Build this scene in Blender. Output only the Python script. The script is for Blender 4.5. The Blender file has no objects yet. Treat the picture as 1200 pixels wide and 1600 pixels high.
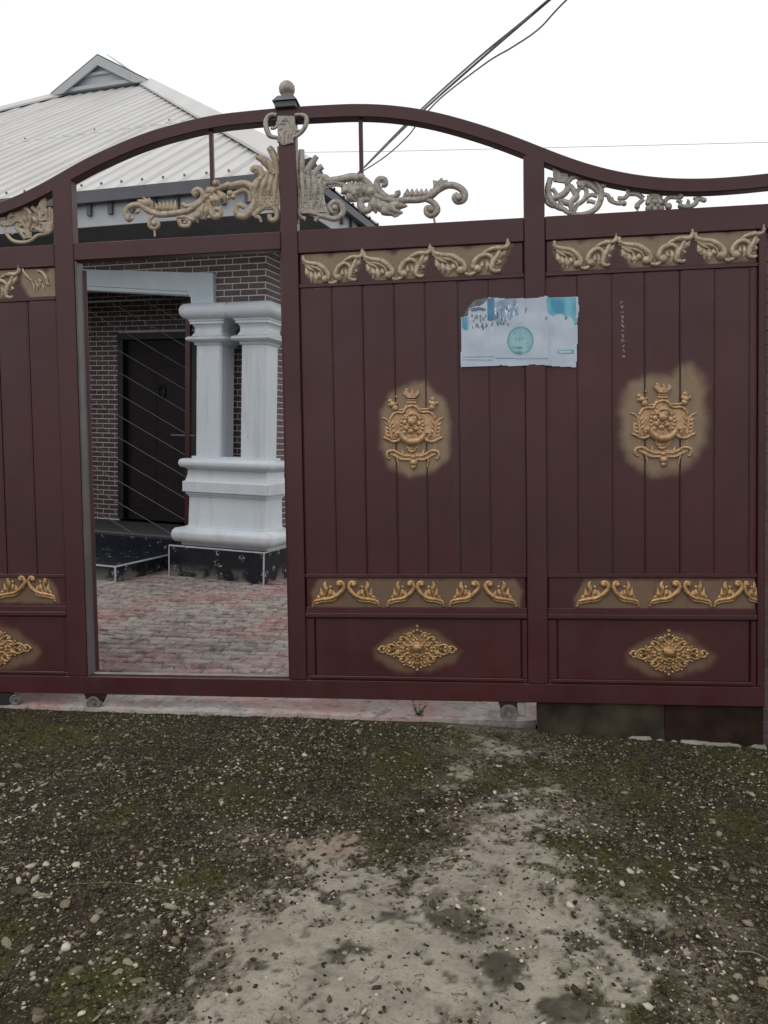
import bpy, math, random
import numpy as np
from mathutils import Vector, Matrix, Quaternion

random.seed(7)
RNG = np.random.default_rng(7)
sc = bpy.context.scene
COL = sc.collection

# ------------------------------------------------------------------ camera
FPX = 1207.0                                    # focal length in photograph pixels (1200 x 1600)
RH = np.array([[0.94351255, 0.3302159, 0.02723093],
               [0.05603309, -0.0780184, -0.99537602],
               [-0.32656448, 0.9406756, -0.09211436]])
RG = np.array([[0.99228947, 0.12288387, -0.01616069],
               [-0.01088107, -0.04351465, -0.99899353],
               [-0.12346342, 0.99146661, -0.04184202]])
CAM = np.array([0.0, 0.0, 1.45])
cam_data = bpy.data.cameras.new('camera')
cam = bpy.data.objects.new('camera', cam_data)
COL.objects.link(cam)
M3 = RH.T @ np.diag([1, -1, -1])
m4 = Matrix([list(M3[0]) + [0], list(M3[1]) + [0], list(M3[2]) + [1.45], [0, 0, 0, 1]])
cam.matrix_world = m4
cam_data.sensor_fit = 'VERTICAL'
cam_data.sensor_height = 36.0
cam_data.lens = 36.0 * FPX / 1600.0
cam_data.clip_start = 0.05
cam_data.clip_end = 800.0
sc.camera = cam

# ------------------------------------------------------------------ world, sun, exposure
SUN_EL, SUN_AZ = 58.0, 215.0                    # degrees, azimuth from +Y clockwise
world = bpy.data.worlds.new('World')
sc.world = world
world.use_nodes = True
wn, wl = world.node_tree.nodes, world.node_tree.links
wn.clear()
w_out = wn.new('ShaderNodeOutputWorld')
w_bg = wn.new('ShaderNodeBackground')
w_sky = wn.new('ShaderNodeTexSky')
w_sky.sky_type = 'NISHITA'
w_sky.sun_disc = False
w_sky.sun_elevation = math.radians(SUN_EL)
w_sky.sun_rotation = math.radians(SUN_AZ)
w_sky.dust_density = 5.0
w_sky.air_density = 1.0
w_hs = wn.new('ShaderNodeHueSaturation')
w_hs.inputs['Saturation'].default_value = 0.25
w_mix = wn.new('ShaderNodeMix')
w_mix.data_type = 'RGBA'
w_mix.inputs[0].default_value = 0.9              # closed cloud cover
w_mix.inputs[7].default_value = (11.4, 11.5, 11.9, 1)
wl.new(w_sky.outputs[0], w_hs.inputs['Color'])
wl.new(w_hs.outputs[0], w_mix.inputs[6])
wl.new(w_mix.outputs[2], w_bg.inputs['Color'])
w_bg.inputs['Strength'].default_value = 0.1
wl.new(w_bg.outputs[0], w_out.inputs['Surface'])

sun_data = bpy.data.lights.new('sun', 'SUN')
sun_data.energy = 0.5
sun_data.angle = math.radians(25)
sun_data.color = (1.0, 0.97, 0.93)
sun = bpy.data.objects.new('sun', sun_data)
COL.objects.link(sun)
az, el = math.radians(SUN_AZ), math.radians(SUN_EL)
sdir = Vector((math.sin(az) * math.cos(el), math.cos(az) * math.cos(el), math.sin(el)))
sun.rotation_euler = sdir.to_track_quat('Z', 'Y').to_euler()

sc.view_settings.view_transform = 'Standard'
sc.view_settings.look = 'None'
sc.view_settings.exposure = 0.0
sc.view_settings.gamma = 1.0
sc.view_settings.use_curve_mapping = False
sc.render.engine = 'CYCLES'
sc.cycles.max_bounces = 6
sc.cycles.diffuse_bounces = 4

# ------------------------------------------------------------------ survey helpers (photo point -> place)
def ray(x, y):
    return RH.T @ np.array([(x - 600) / FPX, (y - 800) / FPX, 1.0])

def proj(p):
    c = RH @ (np.asarray(p, float) - CAM)
    return 600 + FPX * c[0] / c[2], 800 + FPX * c[1] / c[2], c[2]

def onz(x, y, z=0.0):
    d = ray(x, y)
    return CAM + d * (z - CAM[2]) / d[2]

def onY(x, y, Y):
    d = ray(x, y)
    return CAM + d * (Y - CAM[1]) / d[1]

def onX(x, y, X):
    d = ray(x, y)
    return CAM + d * (X - CAM[0]) / d[0]

G = RH.T @ RG
G0 = onz(450, 1113)

def g(x, y, off=0.03):
    """photo point -> (u, z) in the gate's own plane, off metres in front of its middle"""
    d = ray(x, y)
    n = G[:, 1]
    t = ((G0 - n * off - CAM) @ n) / (d @ n)
    q = G.T @ (CAM + d * t - G0)
    return float(q[0]), float(q[2])

# ------------------------------------------------------------------ numpy noise
def vnoise(x, y, seed=0):
    xi = np.floor(x).astype(np.int64); yi = np.floor(y).astype(np.int64)
    fx = x - xi; fy = y - yi
    fx = fx * fx * (3 - 2 * fx); fy = fy * fy * (3 - 2 * fy)
    def h(a, b):
        n = (a * 374761393 + b * 668265263 + seed * 974634777) & 0x7fffffff
        n = ((n ^ (n >> 13)) * 1274126177) & 0x7fffffff
        return ((n ^ (n >> 16)) & 0xffff) / 65535.0
    return (h(xi, yi) * (1 - fx) + h(xi + 1, yi) * fx) * (1 - fy) + (h(xi, yi + 1) * (1 - fx) + h(xi + 1, yi + 1) * fx) * fy

def fbm(x, y, seed=0, octv=4):
    s = 0; a = 0.5; t = 0
    for i in range(octv):
        s = s + a * vnoise(x * 2 ** i, y * 2 ** i, seed + i * 17); t += a; a *= 0.5
    return s / t

def poly_sdf(px, py, poly):
    """signed distance (negative inside) of many points to a polygon"""
    P = np.asarray(poly, float)
    d = np.full(px.shape, 1e9); inside = np.zeros(px.shape, bool)
    n = len(P)
    for i in range(n):
        a = P[i]; b = P[(i + 1) % n]
        e = b - a
        wx = px - a[0]; wy = py - a[1]
        t = np.clip((wx * e[0] + wy * e[1]) / (e @ e + 1e-12), 0, 1)
        d = np.minimum(d, np.hypot(wx - e[0] * t, wy - e[1] * t))
        c = ((a[1] > py) != (b[1] > py))
        with np.errstate(divide='ignore', invalid='ignore'):
            xs = (b[0] - a[0]) * (py - a[1]) / (b[1] - a[1] + 1e-15) + a[0]
        inside ^= c & (px < xs)
    return np.where(inside, -d, d)

def sstep(e0, e1, x):
    t = np.clip((x - e0) / (e1 - e0), 0, 1)
    return t * t * (3 - 2 * t)

# ------------------------------------------------------------------ materials
class NT:
    def __init__(s, name):
        s.m = bpy.data.materials.new(name)
        s.m.use_nodes = True
        s.t = s.m.node_tree; s.n = s.t.nodes; s.l = s.t.links
        s.n.clear()
        s.out = s.n.new('ShaderNodeOutputMaterial')
        s.b = s.n.new('ShaderNodeBsdfPrincipled')
        s.l.new(s.b.outputs[0], s.out.inputs[0])
        s.tc = s.n.new('ShaderNodeTexCoord')
    def noise(s, scale, detail=4, rough=0.55, src='Object', stretch=None, dist=0.0):
        n = s.n.new('ShaderNodeTexNoise')
        n.inputs['Scale'].default_value = scale
        n.inputs['Detail'].default_value = detail
        n.inputs['Roughness'].default_value = rough
        n.inputs['Distortion'].default_value = dist
        v = s.vec(src)
        if stretch:
            mp = s.n.new('ShaderNodeMapping'); mp.inputs['Scale'].default_value = stretch
            s.l.new(v, mp.inputs[0]); v = mp.outputs[0]
        s.l.new(v, n.inputs['Vector'])
        return n.outputs['Fac']
    def vec(s, src):
        if src == 'World':
            if not hasattr(s, 'geo'): s.geo = s.n.new('ShaderNodeNewGeometry')
            return s.geo.outputs['Position']
        return s.tc.outputs[src]
    def voro(s, scale, out='Distance', src='Object', feature='F1'):
        n = s.n.new('ShaderNodeTexVoronoi'); n.feature = feature
        n.inputs['Scale'].default_value = scale
        s.l.new(s.vec(src), n.inputs['Vector'])
        return n.outputs[out]
    def ramp(s, fac, stops, interp='LINEAR'):
        r = s.n.new('ShaderNodeValToRGB'); r.color_ramp.interpolation = interp
        e = r.color_ramp.elements
        while len(e) < len(stops): e.new(0.5)
        for i, (p, c) in enumerate(stops):
            e[i].position = p
            e[i].color = (c, c, c, 1) if isinstance(c, (int, float)) else (*c, 1)
        s.l.new(fac, r.inputs[0])
        return r.outputs[0]
    def mix(s, fac, a, b, mode='MIX'):
        n = s.n.new('ShaderNodeMix'); n.data_type = 'RGBA'; n.blend_type = mode
        s.put(n.inputs[0], fac); s.put(n.inputs[6], a); s.put(n.inputs[7], b)
        return n.outputs[2]
    def put(s, sock, v):
        if isinstance(v, bpy.types.NodeSocket): s.l.new(v, sock)
        elif isinstance(v, (tuple, list)): sock.default_value = (*v, 1) if len(v) == 3 else v
        else: sock.default_value = v
    def attr(s, name, out='Fac'):
        n = s.n.new('ShaderNodeAttribute'); n.attribute_name = name
        return n.outputs[out]
    def rand(s):
        return s.n.new('ShaderNodeObjectInfo').outputs['Random']
    def bump(s, h, strength=0.3, dist=0.01, prev=None):
        n = s.n.new('ShaderNodeBump')
        n.inputs['Strength'].default_value = strength
        n.inputs['Distance'].default_value = dist
        s.l.new(h, n.inputs['Height'])
        if prev: s.l.new(prev, n.inputs['Normal'])
        s.l.new(n.outputs[0], s.b.inputs['Normal'])
        return n.outputs[0]
    def fin(s, col, rough=0.6, metal=0.0, spec=0.5):
        s.put(s.b.inputs['Base Color'], col)
        s.put(s.b.inputs['Roughness'], rough)
        s.b.inputs['Metallic'].default_value = metal
        s.b.inputs['Specular IOR Level'].default_value = spec
        return s.m

def mat_maroon():
    s = NT('maroon_gate_paint')
    big = s.noise(1.6, 4)
    streak = s.noise(9, 5, 0.6, stretch=(1.0, 1.0, 0.08))
    fine = s.noise(60, 3)
    c = s.mix(s.ramp(big, [(0.3, 0.0), (0.72, 1.0)]), (0.041, 0.0080, 0.0085), (0.060, 0.0092, 0.0096))
    c = s.mix(s.ramp(streak, [(0.52, 0.0), (0.8, 0.5)]), c, (0.044, 0.018, 0.020))
    dust = s.ramp(s.noise(9, 6, 0.75, stretch=(1, 1, 0.12)), [(0.56, 0.0), (0.78, 0.28)])
    c = s.mix(dust, c, (0.060, 0.028, 0.026))
    spots = s.ramp(s.noise(140, 2), [(0.72, 0.0), (0.77, 0.35)])
    c = s.mix(spots, c, (0.12, 0.09, 0.08))
    gold = s.attr('gold')
    gm = s.noise(25, 3)
    gc = s.mix(gm, (0.190, 0.126, 0.070), (0.265, 0.187, 0.112))
    c = s.mix(gold, c, gc)
    run = s.ramp(s.noise(26, 4, 0.6, stretch=(1, 1, 0.035)), [(0.60, 0.0), (0.70, 0.30)])
    c = s.mix(run, c, (0.030, 0.011, 0.010))
    bp = s.bump(s.noise(2.4, 2, stretch=(1, 1, 0.4)), 0.22, 0.03)
    s.bump(fine, 0.12, 0.004, bp)
    r = s.ramp(s.noise(5, 4), [(0.3, 0.33), (0.7, 0.5)])
    return s.fin(c, r, 0.0, 0.45)

def mat_gold(name, a, b, rough=0.42, metal=0.35):
    s = NT(name)
    c = s.mix(s.ramp(s.noise(30, 4), [(0.35, 0.0), (0.65, 1.0)]), a, b)
    c = s.mix(s.ramp(s.noise(38, 5, 0.7), [(0.48, 0.0), (0.68, 0.65)]), c, (0.09, 0.064, 0.05))
    s.bump(s.noise(110, 5, 0.7), 0.5, 0.006)
    return s.fin(c, rough, metal)

def mat_plain(name, a, b, scale=6, rough=0.6, bump=0.1, bscale=80, metal=0.0, spec=0.5):
    s = NT(name)
    c = s.mix(s.ramp(s.noise(scale, 5), [(0.3, 0.0), (0.7, 1.0)]), a, b)
    if bump: s.bump(s.noise(bscale, 4), bump, 0.004)
    return s.fin(c, rough, metal, spec)

def mat_white_paint():
    s = NT('white_column_paint')
    c = s.mix(s.ramp(s.noise(3, 5), [(0.3, 0.0), (0.75, 1.0)]), (0.60, 0.66, 0.70), (0.68, 0.72, 0.74))
    st = s.noise(7, 6, 0.7, stretch=(1, 1, 0.12))
    c = s.mix(s.ramp(st, [(0.52, 0.0), (0.80, 0.55)]), c, (0.36, 0.37, 0.35))
    c = s.mix(s.ramp(s.noise(30, 6, 0.75), [(0.60, 0.0), (0.72, 0.5)]), c, (0.33, 0.33, 0.31))
    s.bump(s.noise(40, 3), 0.08, 0.004)
    return s.fin(c, 0.38)

def mat_brick():
    s = NT('dark_brick_tile')
    r = s.rand()
    c = s.mix(r, (0.066, 0.040, 0.042), (0.135, 0.078, 0.072))
    c = s.mix(s.ramp(s.noise(40, 4, src='World'), [(0.4, 0.0), (0.75, 0.6)]), c, (0.14, 0.10, 0.10))
    s.bump(s.noise(90, 4, src='World'), 0.3, 0.003)
    return s.fin(c, 0.55)

def mat_mortar():
    s = NT('pale_mortar')
    c = s.mix(s.noise(12, 4), (0.66, 0.63, 0.62), (0.80, 0.77, 0.75))
    s.bump(s.noise(120, 3), 0.3, 0.003)
    return s.fin(c, 0.9)

def mat_roof():
    s = NT('white_roof_metal')
    c = s.mix(s.ramp(s.noise(1.2, 4), [(0.3, 0.0), (0.7, 1.0)]), (0.47, 0.46, 0.435), (0.55, 0.54, 0.515))
    c = s.mix(s.ramp(s.noise(4, 6, 0.7, stretch=(1, 0.15, 1)), [(0.5, 0.0), (0.8, 0.35)]), c, (0.42, 0.41, 0.37))
    return s.fin(c, 0.42, 0.1)

def mat_granite():
    s = NT('black_chipped_granite')
    v = s.voro(8.0)
    n = s.noise(16, 4, 0.65, dist=2.5)
    chips = s.mix(1.0, s.ramp(v, [(0.24, 1.0), (0.30, 0.0)]), s.ramp(n, [(0.535, 0.0), (0.57, 1.0)]), 'MULTIPLY')
    c = s.mix(s.noise(30, 3), (0.006, 0.008, 0.013), (0.018, 0.020, 0.028))
    c = s.mix(chips, c, (0.45, 0.47, 0.50))
    # lime and splash deposit along the foot of the plinth (real dirt)
    sep = s.n.new('ShaderNodeSeparateXYZ'); s.l.new(s.vec('World'), sep.inputs[0])
    hz = s.ramp(sep.outputs['Z'], [(0.0, 1.0), (0.17, 0.0)])
    dirt = s.mix(1.0, hz, s.ramp(s.noise(5, 6, 0.7, src='World'), [(0.47, 0.0), (0.56, 1.0)]), 'MULTIPLY')
    c = s.mix(dirt, c, (0.24, 0.22, 0.19))
    return s.fin(c, 0.18)

def mat_paver(name, world_random=False):
    s = NT(name)
    r = s.ramp(s.noise(11, 1, src='World'), [(0.35, 0.0), (0.65, 1.0)]) if world_random else s.rand()
    if world_random: zone = s.ramp(s.noise(1.25, 4, 0.6, src='World', dist=0.6), [(0.47, 0.0), (0.60, 1.0)])
    else:
        nz = s.n.new('ShaderNodeTexNoise'); nz.inputs['Scale'].default_value = 1.6; nz.inputs['Detail'].default_value = 5; nz.inputs['Roughness'].default_value = 0.7
        oi = s.n.new('ShaderNodeObjectInfo'); s.l.new(oi.outputs['Location'], nz.inputs['Vector'])
        zone = s.ramp(nz.outputs['Fac'], [(0.47, 0.0), (0.56, 1.0)])
    grey = s.mix(r, (0.20, 0.17, 0.15), (0.34, 0.30, 0.265))
    red = s.mix(r, (0.25, 0.125, 0.115), (0.35, 0.195, 0.18))
    c = s.mix(zone, grey, red)
    wear = s.ramp(s.noise(14, 7, 0.78, src='World'), [(0.46, 0.0), (0.60, 0.85)])
    c = s.mix(wear, c, (0.42, 0.365, 0.33))
    d = s.ramp(s.noise(7, 6, 0.75, src='World', dist=0.8), [(0.50, 0.0), (0.62, 0.75)])
    c = s.mix(d, c, (0.085, 0.076, 0.064))
    s.bump(s.noise(70, 5, 0.7, src='World'), 0.7, 0.008)
    return s.fin(c, 0.8)

def mat_ground():
    s = NT('mossy_gravel_ground')
    patch = s.attr('patch'); moss = s.attr('moss'); stain = s.attr('stain'); tan = s.attr('tan')
    n1 = s.noise(18, 6, 0.65)
    soil = s.mix(s.ramp(n1, [(0.35, 0.0), (0.65, 1.0)]), (0.014, 0.010, 0.005), (0.052, 0.039, 0.023))
    fade = s.attr('fade')
    soil = s.mix(fade, soil, s.mix(s.ramp(s.noise(45, 5, 0.7), [(0.4, 0.0), (0.6, 1.0)]), (0.065, 0.052, 0.034), (0.26, 0.225, 0.165)))
    mossc = s.mix(s.noise(60, 4), (0.022, 0.023, 0.005), (0.068, 0.066, 0.016))
    c = s.mix(moss, soil, mossc)
    vc = s.voro(130, 'Color'); vd = s.voro(130, 'Distance')
    bw = s.n.new('ShaderNodeRGBToBW'); s.l.new(vc, bw.inputs[0])
    peb = s.ramp(bw.outputs[0], [(0.45, 0.0), (0.8, 1.0)])
    pm = s.mix(1.0, peb, s.ramp(vd, [(0.35, 1.0), (0.55, 0.0)]), 'MULTIPLY')
    c = s.mix(s.mix(0.45, (0, 0, 0), pm), c, (0.22, 0.20, 0.175))
    conc = s.mix(s.ramp(s.noise(6, 6, 0.7), [(0.3, 0.0), (0.7, 1.0)]), (0.235, 0.208, 0.160), (0.395, 0.358, 0.285))
    conc = s.mix(s.ramp(s.noise(70, 4, 0.7), [(0.45, 0.0), (0.75, 0.55)]), conc, (0.17, 0.15, 0.12))
    conc = s.mix(tan, conc, (0.23, 0.155, 0.105))
    crk = s.ramp(s.noise(26, 8, 0.8, dist=1.2), [(0.56, 0.0), (0.61, 0.85)])
    conc = s.mix(crk, conc, (0.065, 0.056, 0.042))
    conc = s.mix(stain, conc, (0.062, 0.054, 0.038))
    c = s.mix(patch, c, conc)
    b1 = s.bump(s.noise(90, 6, 0.75), 0.55, 0.012)
    return s.fin(c, 0.95, 0.0, 0.15)

def mat_stone(name):
    s = NT(name)
    t = s.attr('tint')
    c = s.ramp(t, [(0.0, (0.020, 0.015, 0.008)), (0.30, (0.046, 0.036, 0.020)), (0.55, (0.098, 0.080, 0.050)),
                   (0.75, (0.18, 0.150, 0.100)), (0.92, (0.34, 0.295, 0.215)), (1.0, (0.52, 0.47, 0.37))])
    mossy = s.ramp(s.noise(9, 4, src='World'), [(0.48, 0.0), (0.7, 0.55)])
    c = s.mix(mossy, c, (0.046, 0.043, 0.012))
    s.bump(s.noise(220, 3, src='World'), 0.3, 0.002)
    return s.fin(c, 0.9, 0.0, 0.2)

M = {}
M['maroon'] = mat_maroon()
M['gold_old'] = mat_gold('weathered_gold_paint', (0.30, 0.235, 0.155), (0.42, 0.34, 0.24), 0.38, 0.3)
M['gold_pale'] = mat_gold('faded_silver_gold_paint', (0.27, 0.24, 0.20), (0.37, 0.34, 0.29), 0.36, 0.35)
M['gold_band'] = mat_gold('antique_gold_paint', (0.36, 0.285, 0.185), (0.48, 0.39, 0.265), 0.38, 0.25)
M['gold_crest'] = mat_gold('bronze_gold_paint', (0.40, 0.245, 0.125), (0.54, 0.345, 0.185), 0.30, 0.4)
M['gold_deep'] = mat_gold('deep_gold_paint', (0.34, 0.20, 0.085), (0.50, 0.31, 0.14), 0.28, 0.6)
M['white'] = mat_white_paint()
M['brick'] = mat_brick()
M['mortar'] = mat_mortar()
M['roof'] = mat_roof()
M['granite'] = mat_granite()
M['trim_white'] = mat_plain('white_tile_edge', (0.42, 0.44, 0.46), (0.6, 0.62, 0.64), 20, 0.6)
M['bluewhite'] = mat_plain('pale_painted_trim', (0.50, 0.60, 0.64), (0.58, 0.66, 0.69), 4, 0.45, 0.05)
M['gable'] = mat_plain('grey_gable_board', (0.36, 0.39, 0.40), (0.44, 0.46, 0.47), 4, 0.5, 0.05)
M['gutter'] = mat_plain('dark_grey_fascia', (0.075, 0.08, 0.088), (0.10, 0.105, 0.112), 5, 0.5, 0.05)
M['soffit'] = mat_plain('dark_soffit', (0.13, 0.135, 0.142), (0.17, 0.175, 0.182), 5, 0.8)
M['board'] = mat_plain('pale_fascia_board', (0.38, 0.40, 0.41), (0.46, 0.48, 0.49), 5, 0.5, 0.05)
M['steel_dark'] = mat_plain('dark_steel', (0.010, 0.010, 0.012), (0.018, 0.018, 0.020), 8, 0.5, 0.1)
M['grille'] = mat_plain('grey_grille_paint', (0.09, 0.09, 0.095), (0.12, 0.12, 0.125), 8, 0.5, 0.1)
M['jamb'] = mat_plain('worn_grey_maroon_steel', (0.065, 0.052, 0.054), (0.10, 0.088, 0.086), 8, 0.4, 0.1)
M['door'] = mat_plain('dark_door', (0.014, 0.010, 0.010), (0.024, 0.018, 0.018), 8, 0.6, 0.1, spec=0.25)
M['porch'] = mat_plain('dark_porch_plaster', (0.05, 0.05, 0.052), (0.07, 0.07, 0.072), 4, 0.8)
M['mortar_dim'] = mat_plain('dirty_pillar_mortar', (0.16, 0.15, 0.14), (0.26, 0.24, 0.23), 12, 0.9)
M['rubber'] = mat_plain('worn_wheel_metal', (0.09, 0.075, 0.07), (0.19, 0.165, 0.15), 30, 0.5, 0.3)
M['rusty'] = mat_plain('rusty_plate', (0.016, 0.009, 0.007), (0.036, 0.021, 0.015), 9, 0.95, 0.3, spec=0.1)
M['grimy'] = mat_plain('grimy_plate', (0.014, 0.010, 0.007), (0.070, 0.055, 0.040), 5, 0.95, 0.4, spec=0.1)
M['conc'] = mat_plain('old_concrete', (0.17, 0.15, 0.13), (0.30, 0.275, 0.245), 7, 0.9, 0.5, 60)
M['render'] = mat_plain('cement_render', (0.16, 0.15, 0.14), (0.22, 0.21, 0.20), 3, 0.9, 0.4, 50)
M['cable'] = mat_plain('grey_cable', (0.17, 0.17, 0.175), (0.26, 0.26, 0.265), 20, 0.6)
M['paver'] = mat_paver('faded_paver')
M['paver_far'] = mat_paver('faded_paver_far', True)
def mat_threshold():
    s = NT('worn_painted_screed')
    c = s.mix(s.ramp(s.noise(9, 6, 0.7, src='World'), [(0.35, 0.0), (0.65, 1.0)]), (0.26, 0.235, 0.21), (0.46, 0.42, 0.385))
    c = s.mix(s.ramp(s.noise(1.7, 5, 0.65, src='World'), [(0.47, 0.0), (0.60, 0.75)]), c, (0.40, 0.21, 0.19))
    c = s.mix(s.ramp(s.noise(22, 6, 0.75, src='World'), [(0.52, 0.0), (0.66, 0.8)]), c, (0.09, 0.08, 0.068))
    s.bump(s.noise(60, 5, 0.7, src='World'), 0.6, 0.006)
    return s.fin(c, 0.9)
M['threshold'] = mat_threshold()
M['bed'] = mat_plain('paver_joint_sand', (0.12, 0.10, 0.083), (0.22, 0.19, 0.16), 30, 0.95, 0.4)
M['ground'] = mat_ground()
M['stone'] = mat_stone('gravel_stone')
M['leaf'] = mat_plain('fresh_green_leaf', (0.035, 0.075, 0.02), (0.06, 0.12, 0.035), 30, 0.5)
M['moss'] = mat_plain('dark_green_moss', (0.020, 0.023, 0.005), (0.060, 0.060, 0.014), 40, 0.9)
M['straw'] = mat_plain('dry_straw', (0.13, 0.11, 0.07), (0.20, 0.17, 0.115), 30, 0.8)
M['scrap'] = mat_plain('blue_grey_plastic', (0.14, 0.17, 0.20), (0.24, 0.27, 0.29), 30, 0.4)
M['farground'] = mat_plain('far_earth', (0.05, 0.045, 0.035), (0.08, 0.072, 0.055), 0.8, 0.95)
M['chalk'] = mat_plain('pale_scrawl_paint', (0.22, 0.18, 0.19), (0.32, 0.28, 0.29), 90, 0.7)
M['screw'] = mat_plain('roof_screw_washer', (0.12, 0.12, 0.12), (0.2, 0.2, 0.2), 20, 0.6)

# ------------------------------------------------------------------ mesh helpers
class MB:
    def __init__(s): s.v = []; s.f = []; s.mi = []
    def add(s, v, f, mi=0):
        o = len(s.v); s.v += [tuple(map(float, p)) for p in v]
        s.f += [tuple(i + o for i in q) for q in f]; s.mi += [mi] * len(f)
    def box(s, x0, x1, y0, y1, z0, z1, mi=0, bev=0.0):
        if bev > 0:
            return s.bbox(x0, x1, y0, y1, z0, z1, bev, mi)
        v = [(x0, y0, z0), (x1, y0, z0), (x1, y1, z0), (x0, y1, z0), (x0, y0, z1), (x1, y0, z1), (x1, y1, z1), (x0, y1, z1)]
        s.add(v, [(0, 3, 2, 1), (4, 5, 6, 7), (0, 1, 5, 4), (1, 2, 6, 5), (2, 3, 7, 6), (3, 0, 4, 7)], mi)
    def bbox(s, x0, x1, y0, y1, z0, z1, b, mi=0):
        X = (x0, x1); Y = (y0, y1); Z = (z0, z1); v = []; idx = {}
        for i in (0, 1):
            for j in (0, 1):
                for k in (0, 1):
                    sx = b if i == 0 else -b; sy = b if j == 0 else -b; sz = b if k == 0 else -b
                    for a, p in enumerate(((X[i], Y[j] + sy, Z[k] + sz), (X[i] + sx, Y[j], Z[k] + sz), (X[i] + sx, Y[j] + sy, Z[k]))):
                        idx[(i, j, k, a)] = len(v); v.append(p)
        f = []
        for i in (0, 1):
            q = [idx[(i, 0, 0, 0)], idx[(i, 1, 0, 0)], idx[(i, 1, 1, 0)], idx[(i, 0, 1, 0)]]; f.append(q if i else q[::-1])
            q = [idx[(0, i, 0, 1)], idx[(1, i, 0, 1)], idx[(1, i, 1, 1)], idx[(0, i, 1, 1)]]; f.append(q[::-1] if i else q)
            q = [idx[(0, 0, i, 2)], idx[(1, 0, i, 2)], idx[(1, 1, i, 2)], idx[(0, 1, i, 2)]]; f.append(q if i else q[::-1])
        for a in (0, 1):
            for c in (0, 1):
                f.append([idx[(a, c, 0, 0)], idx[(a, c, 1, 0)], idx[(a, c, 1, 1)], idx[(a, c, 0, 1)]])
                f.append([idx[(a, 0, c, 0)], idx[(a, 1, c, 0)], idx[(a, 1, c, 2)], idx[(a, 0, c, 2)]])
                f.append([idx[(0, a, c, 1)], idx[(1, a, c, 1)], idx[(1, a, c, 2)], idx[(0, a, c, 2)]])
        for i in (0, 1):
            for j in (0, 1):
                for k in (0, 1):
                    f.append([idx[(i, j, k, 0)], idx[(i, j, k, 1)], idx[(i, j, k, 2)]])
        s.add(v, f, mi)
    def tube(s, pts, rad, n=8, flat=1.0, axis=None, cap=True, mi=0):
        """tube along pts; flat squashes it along 'axis' (a direction)"""
        P = [Vector(p) for p in pts]; m = len(P)
        if m < 2: return
        R = rad if isinstance(rad, (list, tuple, np.ndarray)) else [rad] * m
        rings = []
        ax = Vector(axis) if axis is not None else None
        prev = None
        for i in range(m):
            t = (P[min(i + 1, m - 1)] - P[max(i - 1, 0)])
            if t.length < 1e-9: t = Vector((1, 0, 0))
            t.normalize()
            if ax is not None: a = ax.copy()
            elif prev is not None: a = prev - t * prev.dot(t)
            else: a = Vector((0, 0, 1)) if abs(t.z) < 0.9 else Vector((1, 0, 0))
            b = t.cross(a)
            if b.length < 1e-6: b = t.orthogonal()
            b.normalize(); a = b.cross(t).normalized(); prev = a
            rings.append([P[i] + b * (math.cos(2 * math.pi * k / n) * R[i]) + a * (math.sin(2 * math.pi * k / n) * R[i] * flat) for k in range(n)])
        v = [p for r in rings for p in r]; f = []
        for i in range(m - 1):
            for k in range(n):
                k2 = (k + 1) % n
                f.append((i * n + k, i * n + k2, (i + 1) * n + k2, (i + 1) * n + k))
        if cap:
            f.append(tuple(range(n))[::-1]); f.append(tuple((m - 1) * n + k for k in range(n)))
        s.add(v, f, mi)
    def ball(s, c, r, ry=None, n=10, m=6, mi=0):
        """ellipsoid: r in x,z ; ry in y"""
        ry = r if ry is None else ry
        v = []; f = []
        for i in range(m + 1):
            th = math.pi * i / m
            for k in range(n):
                ph = 2 * math.pi * k / n
                v.append((c[0] + r * math.sin(th) * math.cos(ph), c[1] + ry * math.sin(th) * math.sin(ph), c[2] + r * math.cos(th)))
        for i in range(m):
            for k in range(n):
                k2 = (k + 1) % n
                f.append((i * n + k, (i + 1) * n + k, (i + 1) * n + k2, i * n + k2))
        s.add(v, f, mi)
    def prism(s, poly, y0, y1, mi=0):
        """polygon of (x, z) extruded from y0 (front) to y1"""
        n = len(poly)
        v = [(p[0], y0, p[1]) for p in poly] + [(p[0], y1, p[1]) for p in poly]
        f = [tuple(range(n)), tuple(range(2 * n - 1, n - 1, -1))] + [(i, (i + 1) % n + 0, (i + 1) % n + n, i + n) for i in range(n)]
        s.add(v, f, mi)
    def mesh(s, name, mats, smooth=None):
        me = bpy.data.meshes.new(name)
        me.from_pydata(s.v, [], s.f)
        for m in (mats if isinstance(mats, (list, tuple)) else [mats]): me.materials.append(m)
        if len(me.materials) > 1:
            me.polygons.foreach_set('material_index', s.mi)
        me.update()
        fix_normals(me)
        if smooth: shade(me, smooth)
        return me

import bmesh
def fix_normals(me):
    bm = bmesh.new(); bm.from_mesh(me)
    bmesh.ops.recalc_face_normals(bm, faces=bm.faces)
    bm.to_mesh(me); bm.free(); me.update()

def shade(me, deg=40):
    me.polygons.foreach_set('use_smooth', [True] * len(me.polygons))
    bm = bmesh.new(); bm.from_mesh(me)
    lim = math.radians(deg)
    for e in bm.edges:
        if len(e.link_faces) == 2:
            e.smooth = e.calc_face_angle(3.2) < lim
    bm.to_mesh(me); bm.free()

def link(name, me, parent=None, loc=None, rot=None):
    o = bpy.data.objects.new(name, me)
    COL.objects.link(o)
    if parent is not None: o.parent = parent
    if loc is not None: o.location = loc
    if rot is not None: o.rotation_euler = rot
    return o

def obj(name, mb, mats, parent=None, smooth=None):
    return link(name, mb.mesh(name, mats, smooth), parent)

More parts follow.
